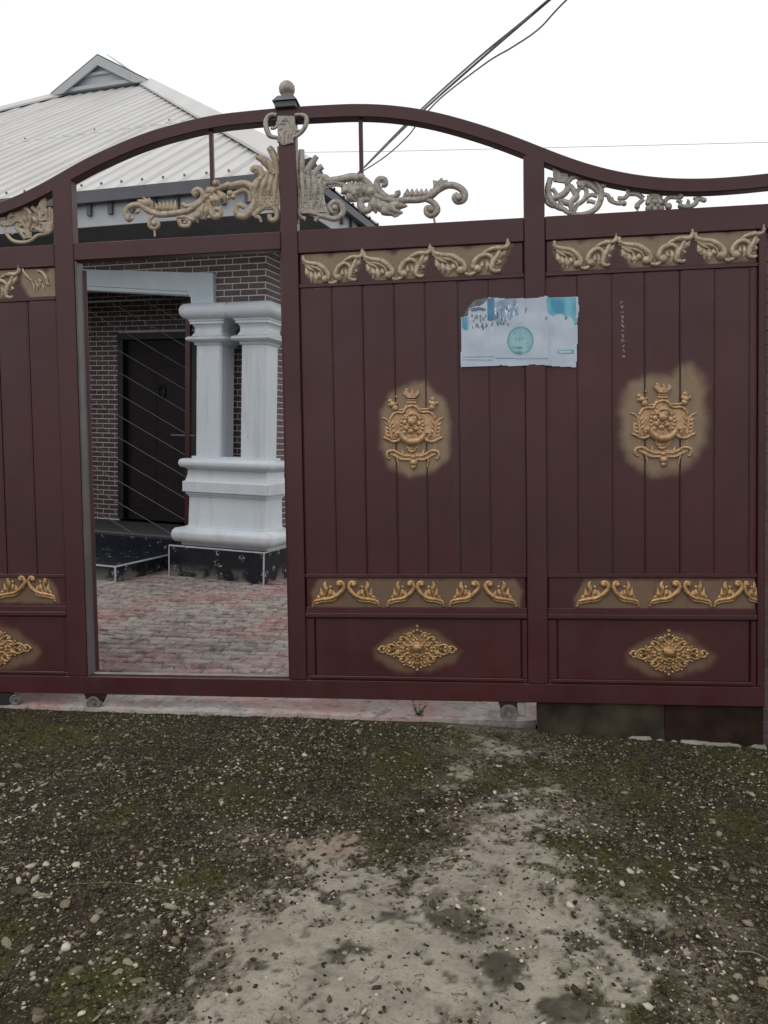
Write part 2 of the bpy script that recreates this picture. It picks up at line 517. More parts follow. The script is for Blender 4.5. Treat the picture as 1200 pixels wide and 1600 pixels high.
def thing(name, label, cat, loc=(0, 0, 0), group=None):
    o = bpy.data.objects.new(name, None); COL.objects.link(o)
    o.empty_display_size = 0.1
    o.location = loc
    o['label'] = label; o['category'] = cat
    if group: o['group'] = group
    return o

def tag(o, label, cat, group=None, kind=None):
    o['label'] = label; o['category'] = cat
    if group: o['group'] = group
    if kind: o['kind'] = kind
    return o

def crom(pts, sub=5):
    P = [np.array(p, float) for p in pts]
    if len(P) < 3:
        return [P[0] + (P[-1] - P[0]) * i / sub for i in range(sub + 1)]
    Q = [2 * P[0] - P[1]] + P + [2 * P[-1] - P[-2]]
    out = []
    for i in range(1, len(Q) - 2):
        for k in range(sub):
            t = k / sub
            out.append(0.5 * ((2 * Q[i]) + (-Q[i - 1] + Q[i + 1]) * t + (2 * Q[i - 1] - 5 * Q[i] + 4 * Q[i + 1] - Q[i + 2]) * t * t + (-Q[i - 1] + 3 * Q[i] - 3 * Q[i + 1] + Q[i + 2]) * t ** 3))
    out.append(P[-1])
    return out

# =================================================================== GROUND
GE1 = np.array([G[0, 0], G[1, 0]]); GE1 /= np.linalg.norm(GE1)
GE2 = np.array([-GE1[1], GE1[0]])
def tilt(a, b):
    """the drive falls gently to the left, with the gate; level again inside the compound"""
    return 0.049 * np.minimum(a, 0.0) * (1 - sstep(0.15, 2.2, b))
def ong(x, y, dz=0.0):
    z = dz
    for _ in range(6):
        p = onz(x, y, z); d = p[:2] - G0[:2]
        z = dz + float(tilt(np.float64(d @ GE1), np.float64(d @ GE2)))
    return onz(x, y, z)
def build_ground():
    # hard dimensions of the driveway in front of the gate, in a frame along the gate
    e1 = np.array([G[0, 0], G[1, 0]]); e1 /= np.linalg.norm(e1)
    e2 = np.array([-e1[1], e1[0]])                      # into the compound
    o = G0[:2]
    def to_loc(p):
        d = np.asarray(p)[:2] - o
        return d @ e1, d @ e2
    L = lambda x, y: to_loc(onz(x, y))
    patch = [L(*p) for p in [(452, 1312), (500, 1300), (545, 1302), (566, 1342), (640, 1362), (700, 1332), (752, 1296), (800, 1262), (872, 1264),
                             (884, 1278), (838, 1318), (884, 1342), (905, 1392), (962, 1440), (1012, 1494), (1024, 1545), (975, 1600), (985, 1780),
                             (160, 1780), (250, 1590), (322, 1520), (352, 1430), (440, 1386), (470, 1350)]]
    streak = [[L(*p) for p in q] for q in ([(690, 1212), (728, 1206), (742, 1226), (700, 1240)], [(730, 1262), (800, 1232), (880, 1226), (872, 1244), (790, 1262)],
                                           [(742, 1150), (800, 1165), (830, 1185), (790, 1192), (740, 1172)], [(950, 1410), (1040, 1420), (1060, 1450), (990, 1445)])]
    tan = [[L(*p) for p in q] for q in ([(452, 1306), (545, 1300), (548, 1345), (470, 1338)], [(355, 1478), (395, 1470), (398, 1500), (362, 1512)])]
    stains = [(L(708, 1440), 0.078), (L(776, 1515), 0.080), (L(898, 1585), 0.068), (L(600, 1440), 0.045), (L(420, 1512), 0.04), (L(545, 1500), 0.05)]
    mossc = [(L(150, 1545), 0.22), (L(60, 1140), 0.35), (L(900, 1340), 0.28), (L(980, 1580), 0.25), (L(840, 1215), 0.25), (L(1150, 1180), 0.35), (L(300, 1380), 0.15), (L(610, 1180), 0.3), (L(180, 1270), 0.14)]
    def masks(a, b):
        wx = a + (fbm(a * 9, b * 9, 3) - 0.5) * 0.16 + (fbm(a * 34, b * 34, 5) - 0.5) * 0.11
        wy = b + (fbm(a * 9, b * 9, 11) - 0.5) * 0.16 + (fbm(a * 34, b * 34, 13) - 0.5) * 0.11
        d = poly_sdf(wx, wy, patch)
        for q in streak: d = np.minimum(d, poly_sdf(wx, wy, q) + 0.012)
        pm = 1 - sstep(-0.05, 0.05, d + (fbm(a * 60, b * 60, 55, 3) - .5) * 0.07)
        holes = sstep(0.575, 0.625, fbm(a * 13, b * 13, 71, 6)) * sstep(-0.55, -0.05, d)
        holes = np.maximum(holes, sstep(0.56, 0.62, fbm(a * 40, b * 40, 77, 4)) * sstep(-0.22, -0.01, d))
        holes = np.maximum(holes, 0.8 * sstep(0.66, 0.72, fbm(a * 30, b * 30, 79, 4)))
        pm = pm * (1 - 0.92 * np.clip(holes + 0.0, 0, 1))
        sm = np.zeros_like(a)
        for (c, r) in stains:
            dd = np.hypot(a + (wx - a) * 0.8 - c[0], b + (wy - b) * 0.8 - c[1])
            sm = np.maximum(sm, (1 - sstep(r * 0.8, r * 1.15, dd)) * np.clip(0.55 + 0.9 * fbm(a * 45, b * 45, 61, 3), 0, 1))
        tm = np.zeros_like(a)
        for q in tan: tm = np.maximum(tm, 1 - sstep(-0.01, 0.02, poly_sdf(wx, wy, q)))
        mm = sstep(0.46, 0.66, fbm(a * 3.1, b * 3.1, 31)) * 0.75
        for (c, r) in mossc: mm = np.maximum(mm, 1 - sstep(r * 0.4, r, np.hypot(wx - c[0], wy - c[1])))
        masks.fade = (1 - sstep(-0.05, 0.42, d)) * sstep(0.36, 0.60, fbm(a * 8, b * 8, 101, 5)) * 0.75
        mm = mm * np.clip(0.30 + 1.6 * sstep(0.40, 0.64, fbm(a * 14, b * 14, 37, 4)), 0, 1)
        return pm, sm * 0.97, tm * 0.5, np.clip(mm, 0, 1)
    def height(a, b, pm):
        base = (fbm(a * 2.2, b * 2.2, 41) - 0.5) * 0.035
        rough = (fbm(a * 22, b * 22, 43, 5) - 0.5) * 0.022
        h = base + rough * (1 - 0.75 * pm) + 0.004 * pm
        near = sstep(-0.25, -0.02, b)                   # settles to level at the gate line
        return h * (1 - near) - 0.004 * near + tilt(a, b)
    nx, ny = 520, 330
    a = np.linspace(-3.4, 3.6, nx); b = np.linspace(-4.2, 0.02, ny)
    b = -4.2 + (b + 4.2)                                 # even rows
    A, B = np.meshgrid(a, b)
    pm, sm, tm, mm = masks(A, B); fd = masks.fade
    H = height(A, B, pm)
    XY = o[None, None, :] + A[..., None] * e1 + B[..., None] * e2
    co = np.dstack([XY, H]).reshape(-1, 3)
    me = bpy.data.meshes.new('ground')
    i = np.arange(nx * ny).reshape(ny, nx)
    q = np.stack([i[:-1, :-1], i[:-1, 1:], i[1:, 1:], i[1:, :-1]], -1).reshape(-1, 4)
    me.vertices.add(len(co)); me.vertices.foreach_set('co', co.ravel())
    me.loops.add(q.size); me.loops.foreach_set('vertex_index', q.ravel())
    me.polygons.add(len(q)); me.polygons.foreach_set('loop_start', np.arange(0, q.size, 4))
    me.polygons.foreach_set('loop_total', np.full(len(q), 4))
    me.update(); me.validate()
    me.polygons.foreach_set('use_smooth', [True] * len(me.polygons))
    for nm, ar in (('patch', pm), ('stain', sm), ('tan', tm), ('moss', mm), ('fade', fd)):
        at = me.attributes.new(nm, 'FLOAT', 'POINT'); at.data.foreach_set('value', ar.ravel().astype(np.float32))
    me.materials.append(M['ground'])
    go = link('ground', me); go['kind'] = 'structure'
    # earth out to the horizon, a little lower
    mb = MB(); mb.add([(-300, -300, -0.09), (300, -300, -0.09), (300, 300, -0.09), (-300, 300, -0.09)], [(0, 1, 2, 3)])
    fo = obj('terrain', mb, M['farground']); fo['kind'] = 'structure'

    # ---- stones
    phi = (1 + 5 ** 0.5) / 2
    ico = np.array([(-1, phi, 0), (1, phi, 0), (-1, -phi, 0), (1, -phi, 0), (0, -1, phi), (0, 1, phi), (0, -1, -phi), (0, 1, -phi), (phi, 0, -1), (phi, 0, 1), (-phi, 0, -1), (-phi, 0, 1)], float)
    ico /= np.linalg.norm(ico[0])
    icf = np.array([(0, 11, 5), (0, 5, 1), (0, 1, 7), (0, 7, 10), (0, 10, 11), (1, 5, 9), (5, 11, 4), (11, 10, 2), (10, 7, 6), (7, 1, 8), (3, 9, 4), (3, 4, 2), (3, 2, 6), (3, 6, 8), (3, 8, 9), (4, 9, 5), (2, 4, 11), (6, 2, 10), (8, 6, 7), (9, 8, 1)])
    def stones(name, n, smin, smax, power, a0, a1, b0, b1, keep, tlo=0.0, thi=1.0, seed=1, tgam=1.0):
        r = np.random.default_rng(seed)
        sa = r.uniform(a0, a1, n); sb = b1 - (b1 - b0) * r.random(n)
        pm, sm, tm, mm = masks(sa, sb)
        k = r.random(n) < keep(pm, mm, sa, sb)
        sa, sb, pm, mm = sa[k], sb[k], pm[k], mm[k]; n = len(sa)
        s = smin + (smax - smin) * r.random(n) ** power
        V = ico[None] * (1 + 0.28 * r.standard_normal((n, 12, 1)).clip(-1.2, 1.2))
        V = V * np.stack([0.75 + 0.7 * r.random(n), 0.6 + 0.4 * r.random(n), 0.32 + 0.3 * r.random(n)], -1)[:, None, :]
        an = r.uniform(0, 2 * np.pi, n); ca, sn = np.cos(an), np.sin(an)
        tl = r.normal(0, 0.28, n)
        X = V[..., 0] * ca[:, None] - V[..., 1] * sn[:, None]; Y = V[..., 0] * sn[:, None] + V[..., 1] * ca[:, None]
        Z = V[..., 2] + X * np.sin(tl)[:, None]
        hz = height(sa, sb, pm) + s * 0.10
        W = np.stack([o[0] + sa * e1[0] + sb * e2[0], o[1] + sa * e1[1] + sb * e2[1], hz], -1)
        P = W[:, None, :] + np.stack([X, Y, Z], -1) * (s * 0.5)[:, None, None]
        tint = tlo + (thi - tlo) * r.random(n) ** tgam
        return P, tint * np.clip(0.86 - 0.10 * sb, 0.84, 1.08) * np.clip(0.62 + 0.9 * fbm(sa * 2.6, sb * 2.6, 123, 3), 0.7, 1.1)
    def mk(name, P, tint):
        n = len(P)
        F_ = (icf[None] + (np.arange(n) * 12)[:, None, None]).reshape(-1, 3)
        me = bpy.data.meshes.new(name)
        me.vertices.add(n * 12); me.vertices.foreach_set('co', P.reshape(-1))
        me.loops.add(F_.size); me.loops.foreach_set('vertex_index', F_.ravel())
        me.polygons.add(len(F_)); me.polygons.foreach_set('loop_start', np.arange(0, F_.size, 3)); me.polygons.foreach_set('loop_total', np.full(len(F_), 3))
        me.update()
        at = me.attributes.new('tint', 'FLOAT', 'POINT'); at.data.foreach_set('value', np.repeat(tint, 12).astype(np.float32))
        me.materials.append(M['stone'])
        return me
    P, t = stones('fine', 100000, 0.005, 0.017, 1.5, -2.3, 2.9, -2.75, -0.03, lambda pm, mm, a, b: np.clip(1 - 0.97 * pm, 0.06, 1) * (1 - 0.62 * mm) * np.clip(-0.25 + 2.2 * fbm(a * 4.5, b * 4.5, 91), 0.15, 1), 0.0, 1.0, 1, 1.25)
    me = mk('gravel', P, t); go = tag(link('gravel', me), 'fine grey and brown gravel pressed into the mossy driveway', 'gravel', kind='stuff')
    P, t = stones('mid', 3600, 0.014, 0.036, 2.2, -2.2, 2.8, -2.7, -0.04, lambda pm, mm, a, b: np.clip(1 - 0.97 * pm, 0.03, 1) * (1 - 0.5 * mm) * np.clip(0.5 - 0.35 * (b + 1.0), 0.3, 1), 0.25, 1.0, 2, 1.0)
    me = mk('coarse_gravel', P, t); tag(link('coarse_gravel', me), 'coarser pale chips scattered over the mossy driveway', 'gravel', kind='stuff')
    # larger loose stones, each one a thing (photo positions)
    spots = [(65, 1395, .05, .9), (101, 1408, .045, .8), (218, 1348, .034, .95), (190, 1355, .03, .9), (247, 1375, .034, .9), (270, 1402, .03, .6), (335, 1228, .03, .85), (186, 1250, .03, .8), (163, 1190, .03, .9),
             (345, 1252, .03, .9), (199, 1502, .032, .9), (183, 1518, .032, .85), (213, 1533, .04, .8), (118, 1515, .045, .75), (42, 1480, .05, .8), (8, 1465, .05, .85), (28, 1385, .06, .5), (155, 1420, .035, .7), (222, 1420, .03, .8),
             (243, 1440, .035, .8), (286, 1420, .03, .8), (60, 1585, .05, .75), (120, 1450, .04, .7), (463, 1195, .024, 1.0), (415, 1136, .05, .9), (646, 1227, .035, .7), (938, 1365, .045, .9), (1000, 1363, .028, 1.0), (1085, 1357, .035, .95),
             (1100, 1407, .042, .85), (1072, 1490, .032, .9), (1153, 1527, .045, .9), (1118, 1515, .04, .8), (1075, 1405, .03, .9), (1180, 1378, .035, .85), (1112, 1280, .03, .9), (1030, 1217, .03, .9), (1018, 1203, .028, .8), (958, 1220, .03, .85),
             (1172, 1450, .04, .8), (1060, 1460, .04, .6), (896, 1305, .024, .95), (1125, 1590, .04, .8), (1190, 1540, .05, .8), (640, 1180, .03, .8), (372, 1190, .026, .9), (290, 1150, .03, .8), (150, 1140, .03, .85)]
    r = np.random.default_rng(5)
    ordn = ['leftmost', 'second from left', 'third from left', 'fourth from left', 'fifth from left', 'sixth from left', 'seventh from left', 'eighth from left', 'ninth from left', 'tenth from left', 'eleventh from left', 'twelfth from left', 'thirteenth from left', 'fourteenth from left', 'fifteenth from left', 'sixteenth from left']
    def region(x, y):
        if y < 1260: return 'the gravel nearest the gate'
        if x < 600: return ('the gravel above the straw stalk' if y < 1384 else 'the gravel below the straw stalk' if y < 1460 else 'the lower left gravel')
        return 'gravel right of the bare concrete' if y < 1440 else 'the lower right gravel corner'
    regs = {}
    for k_, sp_ in enumerate(spots): regs.setdefault(region(sp_[0], sp_[1]), []).append((sp_[0], k_))
    labs = {}
    for rg, lst in regs.items():
        for q_, (xx, k_) in enumerate(sorted(lst)): labs[k_] = '%s of the loose stones in %s' % (ordn[q_], rg)
    for j, (x, y, s, t) in enumerate(spots):
        p = onz(x, y)
        a_, b_ = to_loc(p)
        pm = masks(np.array([a_]), np.array([b_]))[0]
        h = height(np.array([a_]), np.array([b_]), pm)[0]
        bm = bmesh.new(); bmesh.ops.create_icosphere(bm, subdivisions=2, radius=0.5)
        sx, sy, sz = s * 0.5 * r.uniform(.8, 1.15), s * 0.5 * r.uniform(.5, .8), s * 0.5 * r.uniform(.28, .42)
        cuts = [Vector(r.normal(0, 1, 3)).normalized() for _ in range(9)]
        for v in bm.verts:
            d = v.co.normalized(); k = 0.62
            for c in cuts:                      # clip the ball with random planes: a broken pebble
                q = d.dot(c)
                if q > 0.05: k = min(k, 0.36 / q)
            k += r.normal(0, 0.008)
            v.co = Vector((d.x * k * sx * 2, d.y * k * sy * 2, d.z * k * sz * 2))
        me = bpy.data.meshes.new('loose_stone'); bm.to_mesh(me); bm.free()
        at = me.attributes.new('tint', 'FLOAT', 'POINT'); at.data.foreach_set('value', np.full(len(me.vertices), t * 0.92, np.float32))
        me.materials.append(M['stone'])
        shade(me, 22)
        st = link('loose_stone', me, None, (p[0], p[1], h + sz * 0.12), (r.normal(0, .15), r.normal(0, .15), r.uniform(0, 6.3)))
        tag(st, labs[j], 'stone', 'larger loose stones on the driveway')
    # moss cushions and blades: one mass
    n = 36000
    a = RNG.uniform(-2.3, 2.9, n); b = RNG.uniform(-2.75, -0.03, n)
    pm, sm, tm, mm = masks(a, b)
    edge = np.clip(1 - np.abs(pm - 0.3) * 3, 0, 1)
    k = RNG.random(n) < np.clip(mm * (1 - pm) + 0.25 * edge, 0, 1)
    a, b, pm = a[k], b[k], pm[k]; n = len(a)
    h = height(a, b, pm)
    base = np.stack([o[0] + a * e1[0] + b * e2[0], o[1] + a * e1[1] + b * e2[1], h], -1)
    an = RNG.uniform(0, 6.28, (n, 3)); ln = RNG.uniform(0.004, 0.011, (n, 3)); lean = RNG.uniform(0.3, 1.2, (n, 3))
    V = []
    for j in range(3):
        d = np.stack([np.cos(an[:, j]), np.sin(an[:, j]), np.zeros(n)], -1)
        w = np.stack([-d[:, 1], d[:, 0], np.zeros(n)], -1) * 0.0022
        tip = base + d * (ln[:, j] * lean[:, j])[:, None] + np.array([0, 0, 1]) * ln[:, j][:, None]
        V += [base - w, base + w, tip]
    V = np.stack(V, 1).reshape(-1, 3)
    F_ = np.arange(len(V)).reshape(-1, 3)
    me = bpy.data.meshes.new('moss'); me.vertices.add(len(V)); me.vertices.foreach_set('co', V.ravel())
    me.loops.add(F_.size); me.loops.foreach_set('vertex_index', F_.ravel())
    me.polygons.add(len(F_)); me.polygons.foreach_set('loop_start', np.arange(0, F_.size, 3)); me.polygons.foreach_set('loop_total', np.full(len(F_), 3)); me.update()
    me.materials.append(M['moss'])
    tag(link('moss', me), 'dark green moss and tiny blades growing between the gravel', 'moss', kind='stuff')
    return e1, e2, o, height
E1, E2, O2, HEIGHT = build_ground()

def world_of(a, b, z=0.0):
    return (O2[0] + a * E1[0] + b * E2[0], O2[1] + a * E1[1] + b * E2[1], z)

# =================================================================== PAVING inside the compound
def build_paving():
    ang = math.atan2(E1[1], E1[0])
    root = MB()
    front = [ong(x, y) for x, y in [(-60, 1098), (36, 1103), (450, 1116), (780, 1127), (845, 1128)]]
    # bed of joint sand, as a grid that follows the fall of the ground
    av = np.concatenate([np.linspace(-6, 1.6, 39)]); bv = np.concatenate([np.linspace(-0.02, 2.4, 25), [6, 20]])
    fl = lambda a: float(np.interp(a, [ (p[:2] - G0[:2]) @ GE1 for p in front], [(p[:2] - G0[:2]) @ GE2 for p in front]))
    v = []; f = []
    for b_ in bv:
        for a_ in av:
            bb = b_ if b_ > 0.1 else fl(a_) + 0.02 + (b_ + 0.02) * 0.5
            w_ = G0[:2] + GE1 * a_ + GE2 * bb
            v.append((w_[0], w_[1], (0.012 if bb > 0.55 else -0.02) + float(tilt(np.float64(a_), np.float64(bb)))))
    nw = len(av)
    for j_ in range(len(bv) - 1):
        for i_ in range(nw - 1): f.append((j_ * nw + i_, j_ * nw + i_ + 1, (j_ + 1) * nw + i_ + 1, (j_ + 1) * nw + i_))
    root.add(v, f)
    bed = obj('paving', root, M['bed']); bed['kind'] = 'structure'
    # concrete edge strip under the gate
    mb = MB()
    xs_ = list(range(-60, 839, 22)) + [838]
    yl = lambda x: float(np.interp(x, [-60, 36, 150, 300, 450, 600, 780, 838], [1098, 1103, 1107.5, 1112, 1116, 1121, 1126, 1126]))
    fr = [ong(x, yl(x) + random.uniform(-.8, .8), 0.014) for x in xs_]
    bk = [ong(x, yl(x) - 50, 0.030) for x in xs_]
    m = len(fr)
    v = [(p[0], p[1], p[2] + random.uniform(-.002, .003)) for p in fr] + [tuple(p) for p in bk] + [(p[0], p[1] - 0.004, p[2] - 0.05) for p in fr]
    mb.add(v, [(i, i + 1, m + i + 1, m + i) for i in range(m - 1)] + [(i, i + 1, 2 * m + i + 1, 2 * m + i) for i in range(m - 1)])
    s = obj('threshold_strip', mb, M['conc'], bed)
    s.data.materials[0] = M['threshold']
    # pavers
    pl, pw, j = 0.196, 0.096, 0.006
    def paver_mesh():
        b = MB(); b.box(-pl / 2 + j / 2, pl / 2 - j / 2, -pw / 2 + j / 2, pw / 2 - j / 2, -0.03, 0.0, bev=0.009)
        b.f = b.f; me = b.mesh('paver', M['paver']); return me
    pm = paver_mesh()
    cand = []
    th = ang + math.radians(2)
    c_, s_ = math.cos(th), math.sin(th)
    for r in range(-1, 62):
        for q in range(-45, 30):
            lx = q * pl + (pl / 2 if r % 2 else 0); ly = r * pw + 0.10
            X = G0[0] + lx * c_ - ly * s_; Y = G0[1] + lx * s_ + ly * c_
            if Y > 7.0 or ly < 0.36: continue
            px, py, d = proj((X, Y, 0.02))
            if not (-60 < px < 1300): continue
            inview = 120 < px < 475 and 895 < py < 1090
            cand.append((0 if inview else 1, d, X, Y, px))
    cand.sort()
    far = MB(); cnt = 0
    for k, (iv, d, X, Y, px) in enumerate(cand):
        z = 0.024 + random.uniform(-0.006, 0.005) + float(tilt(np.float64(np.dot(np.array([X, Y]) - G0[:2], GE1)), np.float64(np.dot(np.array([X, Y]) - G0[:2], GE2))))
        rz = th + random.uniform(-0.02, 0.02)
        if cnt < 290 and iv == 0:
            o = link('paver', pm, bed, (X, Y, z), (random.uniform(-.015, .015), random.uniform(-.02, .02), rz)); cnt += 1
        else:
            b = MB(); b.box(-pl / 2 + j / 2, pl / 2 - j / 2, -pw / 2 + j / 2, pw / 2 - j / 2, -0.02, 0.0)
            cr, sr = math.cos(rz), math.sin(rz)
            far.add([(X + v[0] * cr - v[1] * sr, Y + v[0] * sr + v[1] * cr, z + v[2]) for v in b.v], b.f)
    fo = obj('pavers', far, M['paver_far'], bed); fo['kind'] = 'stuff'
build_paving()

# =================================================================== HOUSE
YP = 6.629           # plinth front
YC = YP + 0.15       # column shaft front
YW = YP + 0.20       # front wall face over the columns
YE = 6.0             # eave
ZE = 1.45 + 0.3655 * YE
house = thing('house', 'dark brick bungalow with white twin columns and pale metal hipped roof behind the gate', 'house', (-4.0, 7.0, 0))
HM = Matrix.Translation((4.0, -7.0, 0))
def hobj(name, mb, mats, parent=None, smooth=None):
    o = obj(name, mb, mats, parent or house, smooth)
    if parent is None: o.location = (4.0, -7.0, 0)
    return o

BRL, BRH, BJ = 0.182, 0.0608, 0.011
_bc = {}
def brick_mesh(w, h, d=0.006):
    k = (round(w, 3), round(h, 3))
    if k not in _bc:
        b = MB(); c = 0.0015
        v = [(0, 0, 0), (w, 0, 0), (w, 0, h), (0, 0, h)]
        # local: x along wall, y out of wall negative, z up
        b.add([(0, 0, 0), (w, 0, 0), (w, 0, h), (0, 0, h), (0, -d + c, 0), (w, -d + c, 0), (w, -d + c, h), (0, -d + c, h),
               (c, -d, c), (w - c, -d, c), (w - c, -d, h - c), (c, -d, h - c)],
              [(0, 1, 5, 4), (1, 2, 6, 5), (2, 3, 7, 6), (3, 0, 4, 7), (4, 5, 9, 8), (5, 6, 10, 9), (6, 7, 11, 10), (7, 4, 8, 11), (8, 9, 10, 11)])
        _bc[k] = b.mesh('brick', M['brick'])
    return _bc[k]

def brick_field(parent, origin, rotz, W, z0, z1, vis=None, holes=(), name='brick', start=0.0):
    """lay courses from origin along the wall's own x; vis(u, z) -> True for bricks made singly"""
    stuff = MB(); n = 0
    rows = int((z1 - z0) / BRH)
    for r in range(rows):
        zz = z0 + r * BRH
        u = -(BRL / 2 if r % 2 else 0) + start
        while u < W:
            a, b = max(u, 0), min(u + BRL - BJ, W)
            u += BRL
            if b - a < 0.02: continue
            h = BRH - BJ
            skip = False
            for hx0, hx1, hz0, hz1 in holes:
                if a < hx1 and b > hx0 and zz < hz1 and zz + h > hz0:
                    if a < hx0 and hx0 - a >= b - hx1: b = hx0
                    elif b > hx1: a = hx1
                    else: skip = True
            if skip or b - a < 0.02: continue
            if vis is not None and vis((a + b) / 2, zz + h / 2):
                o = link(name, brick_mesh(b - a, h), parent, (origin[0] + a * math.cos(rotz), origin[1] + a * math.sin(rotz), zz), (0, 0, rotz))
                n += 1
            else:
                m = brick_mesh(b - a, h)
                cr, sr = math.cos(rotz), math.sin(rotz)
                stuff.add([(origin[0] + (a + v.co.x) * cr - v.co.y * sr, origin[1] + (a + v.co.x) * sr + v.co.y * cr, zz + v.co.z) for v in m.vertices], [tuple(p.vertices) for p in m.polygons])
    if stuff.v:
        o = obj('brickwork', stuff, M['brick'], parent); o['kind'] = 'stuff'
    return n

def build_house():
    nb = 0
    # --- front wall over columns
    xr = onY(416, 420, YW)[0]                     # right corner
    ztopcap = 1.45 + (2.735 - 1.45) * YC / YP
    zsoff = 3.42
    xl = -16.0
    b = MB(); b.box(-4.36, xr, YW, YW + 0.24, ztopcap, zsoff + 0.1); b.box(-7.6, -4.361, YW, YW + 0.24, 3.0, zsoff + 0.1)
    b.box(-15.5, -7.6, YW, YW + 0.24, 0.34, zsoff + 0.1)
    fw = hobj('front_wall', b, M['mortar'])
    holes = []
    nb += brick_field(fw, (-7.6, YW), 0.0, xr + 7.6 + 0.0, ztopcap + 0.005, zsoff, vis=lambda u, z: (-7.6 + u) > -5.95 and z < 3.36 and not ((-7.6 + u) < -4.35 and z < 3.05), start=(xr + 7.6) % BRL, holes=[(0, 7.6 - 4.36, 0, 2.999)])
    # --- side wall of portico beam and pier behind the columns
    b = MB(); b.box(xr - 0.24, xr - 0.001, YW + 0.24, 7.9, ztopcap, zsoff + 0.1)
    xs = xr - 0.04
    b.box(xs - 0.62, xs, YW + 0.32, 16, 0.30, zsoff + 0.1)
    sw = hobj('side_wall', b, M['mortar'])
    nb += brick_field(sw, (xr - 0.0005, YW), math.pi / 2, 0.32, ztopcap + 0.005, zsoff, vis=lambda u, z: z < 3.36)
    nb += brick_field(sw, (xs + 0.0005, YW + 0.32), math.pi / 2, 3.0, 0.42, zsoff, vis=lambda u, z: u < 0.36 and z < 2.9)
    nb += brick_field(sw, (xs - 0.62, YW + 0.3195), 0, 0.62, 0.42, ztopcap, vis=lambda u, z: 0.10 < u < 0.42 and 1.2 < z < 2.5)
    # --- inner wall of the porch with a door
    YI = 8.2
    xd0 = onY(186, 600, YI)[0]; xd1 = xd0 + 1.15
    zd = onY(187, 521, YI)[2]
    b = MB(); b.box(-9.5, xd0, YI, YI + 0.2, 0.34, 3.6); b.box(xd0, xd1, YI, YI + 0.2, zd, 3.6); b.box(xd1, xs - 0.6, YI, YI + 0.2, 0.34, 3.6)
    iw = hobj('porch_wall', b, M['mortar'])
    ob = -9.5
    nb += brick_field(iw, (ob, YI), 0, xs - 0.6 - ob, 0.36, 3.4, vis=lambda u, z: onvis(ob + u, z), holes=[(xd0 - ob, xd1 - ob, 0, zd)])
    b = MB(); b.box(xd0 + 0.01, xd1 - 0.01, YI + 0.06, YI + 0.12, 0.36, zd - 0.01)
    dr = hobj('front_door', b, M['door'])
    b = MB()
    for (u0, u1, z0, z1) in [(0.12, 0.52, 0.5, 1.1), (0.62, 1.03, 0.5, 1.1), (0.12, 0.52, 1.25, 2.3), (0.62, 1.03, 1.25, 2.3)]:
        b.box(xd0 + u0, xd0 + u1, YI + 0.053, YI + 0.061, z0, z1, bev=0.004)
    obj('door_panel', b, M['door'], dr)
    b = MB(); cx, cz = onY(252, 612, YI + 0.04)[0], onY(252, 612, YI + 0.04)[2]
    ring = [(cx + 0.05 * math.cos(t), YI + 0.035, cz + 0.08 * math.sin(t)) for t in np.linspace(0, 2 * math.pi, 20)]
    b.tube(ring, 0.012, 6)
    obj('door_knocker', b, M['steel_dark'], dr, 40)
    # frame round the door
    b = MB(); b.box(xd0 - 0.001, xd0 + 0.08, YI - 0.03, YI + 0.06, 0.36, zd); b.box(xd1 - 0.08, xd1, YI - 0.03, YI + 0.06, 0.36, zd); b.box(xd0 + 0.08, xd1 - 0.08, YI - 0.03, YI + 0.06, zd - 0.08, zd)
    hobj('door_frame', b, M['steel_dark'])
    # ceiling, floor, far walls
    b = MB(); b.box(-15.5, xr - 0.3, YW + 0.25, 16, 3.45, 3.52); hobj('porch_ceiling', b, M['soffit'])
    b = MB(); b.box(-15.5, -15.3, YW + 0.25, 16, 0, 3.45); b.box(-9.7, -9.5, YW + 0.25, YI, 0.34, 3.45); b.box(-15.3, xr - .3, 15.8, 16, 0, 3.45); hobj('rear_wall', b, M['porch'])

    # --- plinth and steps, tiled black
    xc = onz(412, 917)[0]
    zp = 0.339
    xl_ = onY(264, 852, YP)[0]
    b = MB(); b.box(xl_ + 0.006, xc - 0.006, YP + 0.006, 7.6, -0.03, zp - 0.006)
    b.box(-9.5, xl_ + 0.0, YP + 0.36, 8.2, -0.03, zp - 0.004)
    b.box(xc - 0.6, xc - 0.05, 7.6, 16, -0.03, zp - 0.006)
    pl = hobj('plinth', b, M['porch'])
    def tile(u0, u1, z0, z1, Y, par=pl):
        t = MB(); t.box(u0, u1, Y - 0.008, Y, z0, z1, bev=0.002); obj('tile', t, M['granite'], par)
    tile(xl_ + 0.006, xc - 0.004, -0.02, zp - 0.012, YP + 0.004)
    t = MB(); t.box(xc - 0.008, xc, YP + 0.01, YP + 0.58, -0.02, zp - 0.012, bev=0.002); obj('tile', t, M['granite'], pl)
    t = MB(); t.box(xc - 0.008, xc, YP + 0.59, YP + 1.2, -0.02, zp - 0.012, bev=0.002); obj('tile', t, M['granite'], pl)
    t = MB(); t.box(xl_ + 0.006, xc - 0.006, YP + 0.012, YP + 0.5, zp - 0.008, zp - 0.001); obj('tile', t, M['granite'], pl)
    for k in range(6):
        tile(xl_ - 0.62 * (k + 1) + 0.004, xl_ - 0.62 * k - 0.004, 0.0, zp - 0.004, YP + 0.359)
    # white edge strips of the tiled plinth
    e = MB()
    e.box(xl_, xc + 0.004, YP - 0.008, YP + 0.012, zp - 0.012, zp); e.box(xc - 0.012, xc + 0.004, YP + 0.012, YP + 1.2, zp - 0.012, zp)
    e.box(xl_, xl_ + 0.010, YP - 0.009, YP + 0.01, -0.02, zp - 0.012); e.box(xc - 0.006, xc + 0.005, YP - 0.009, YP + 0.002, -0.02, zp - 0.012)
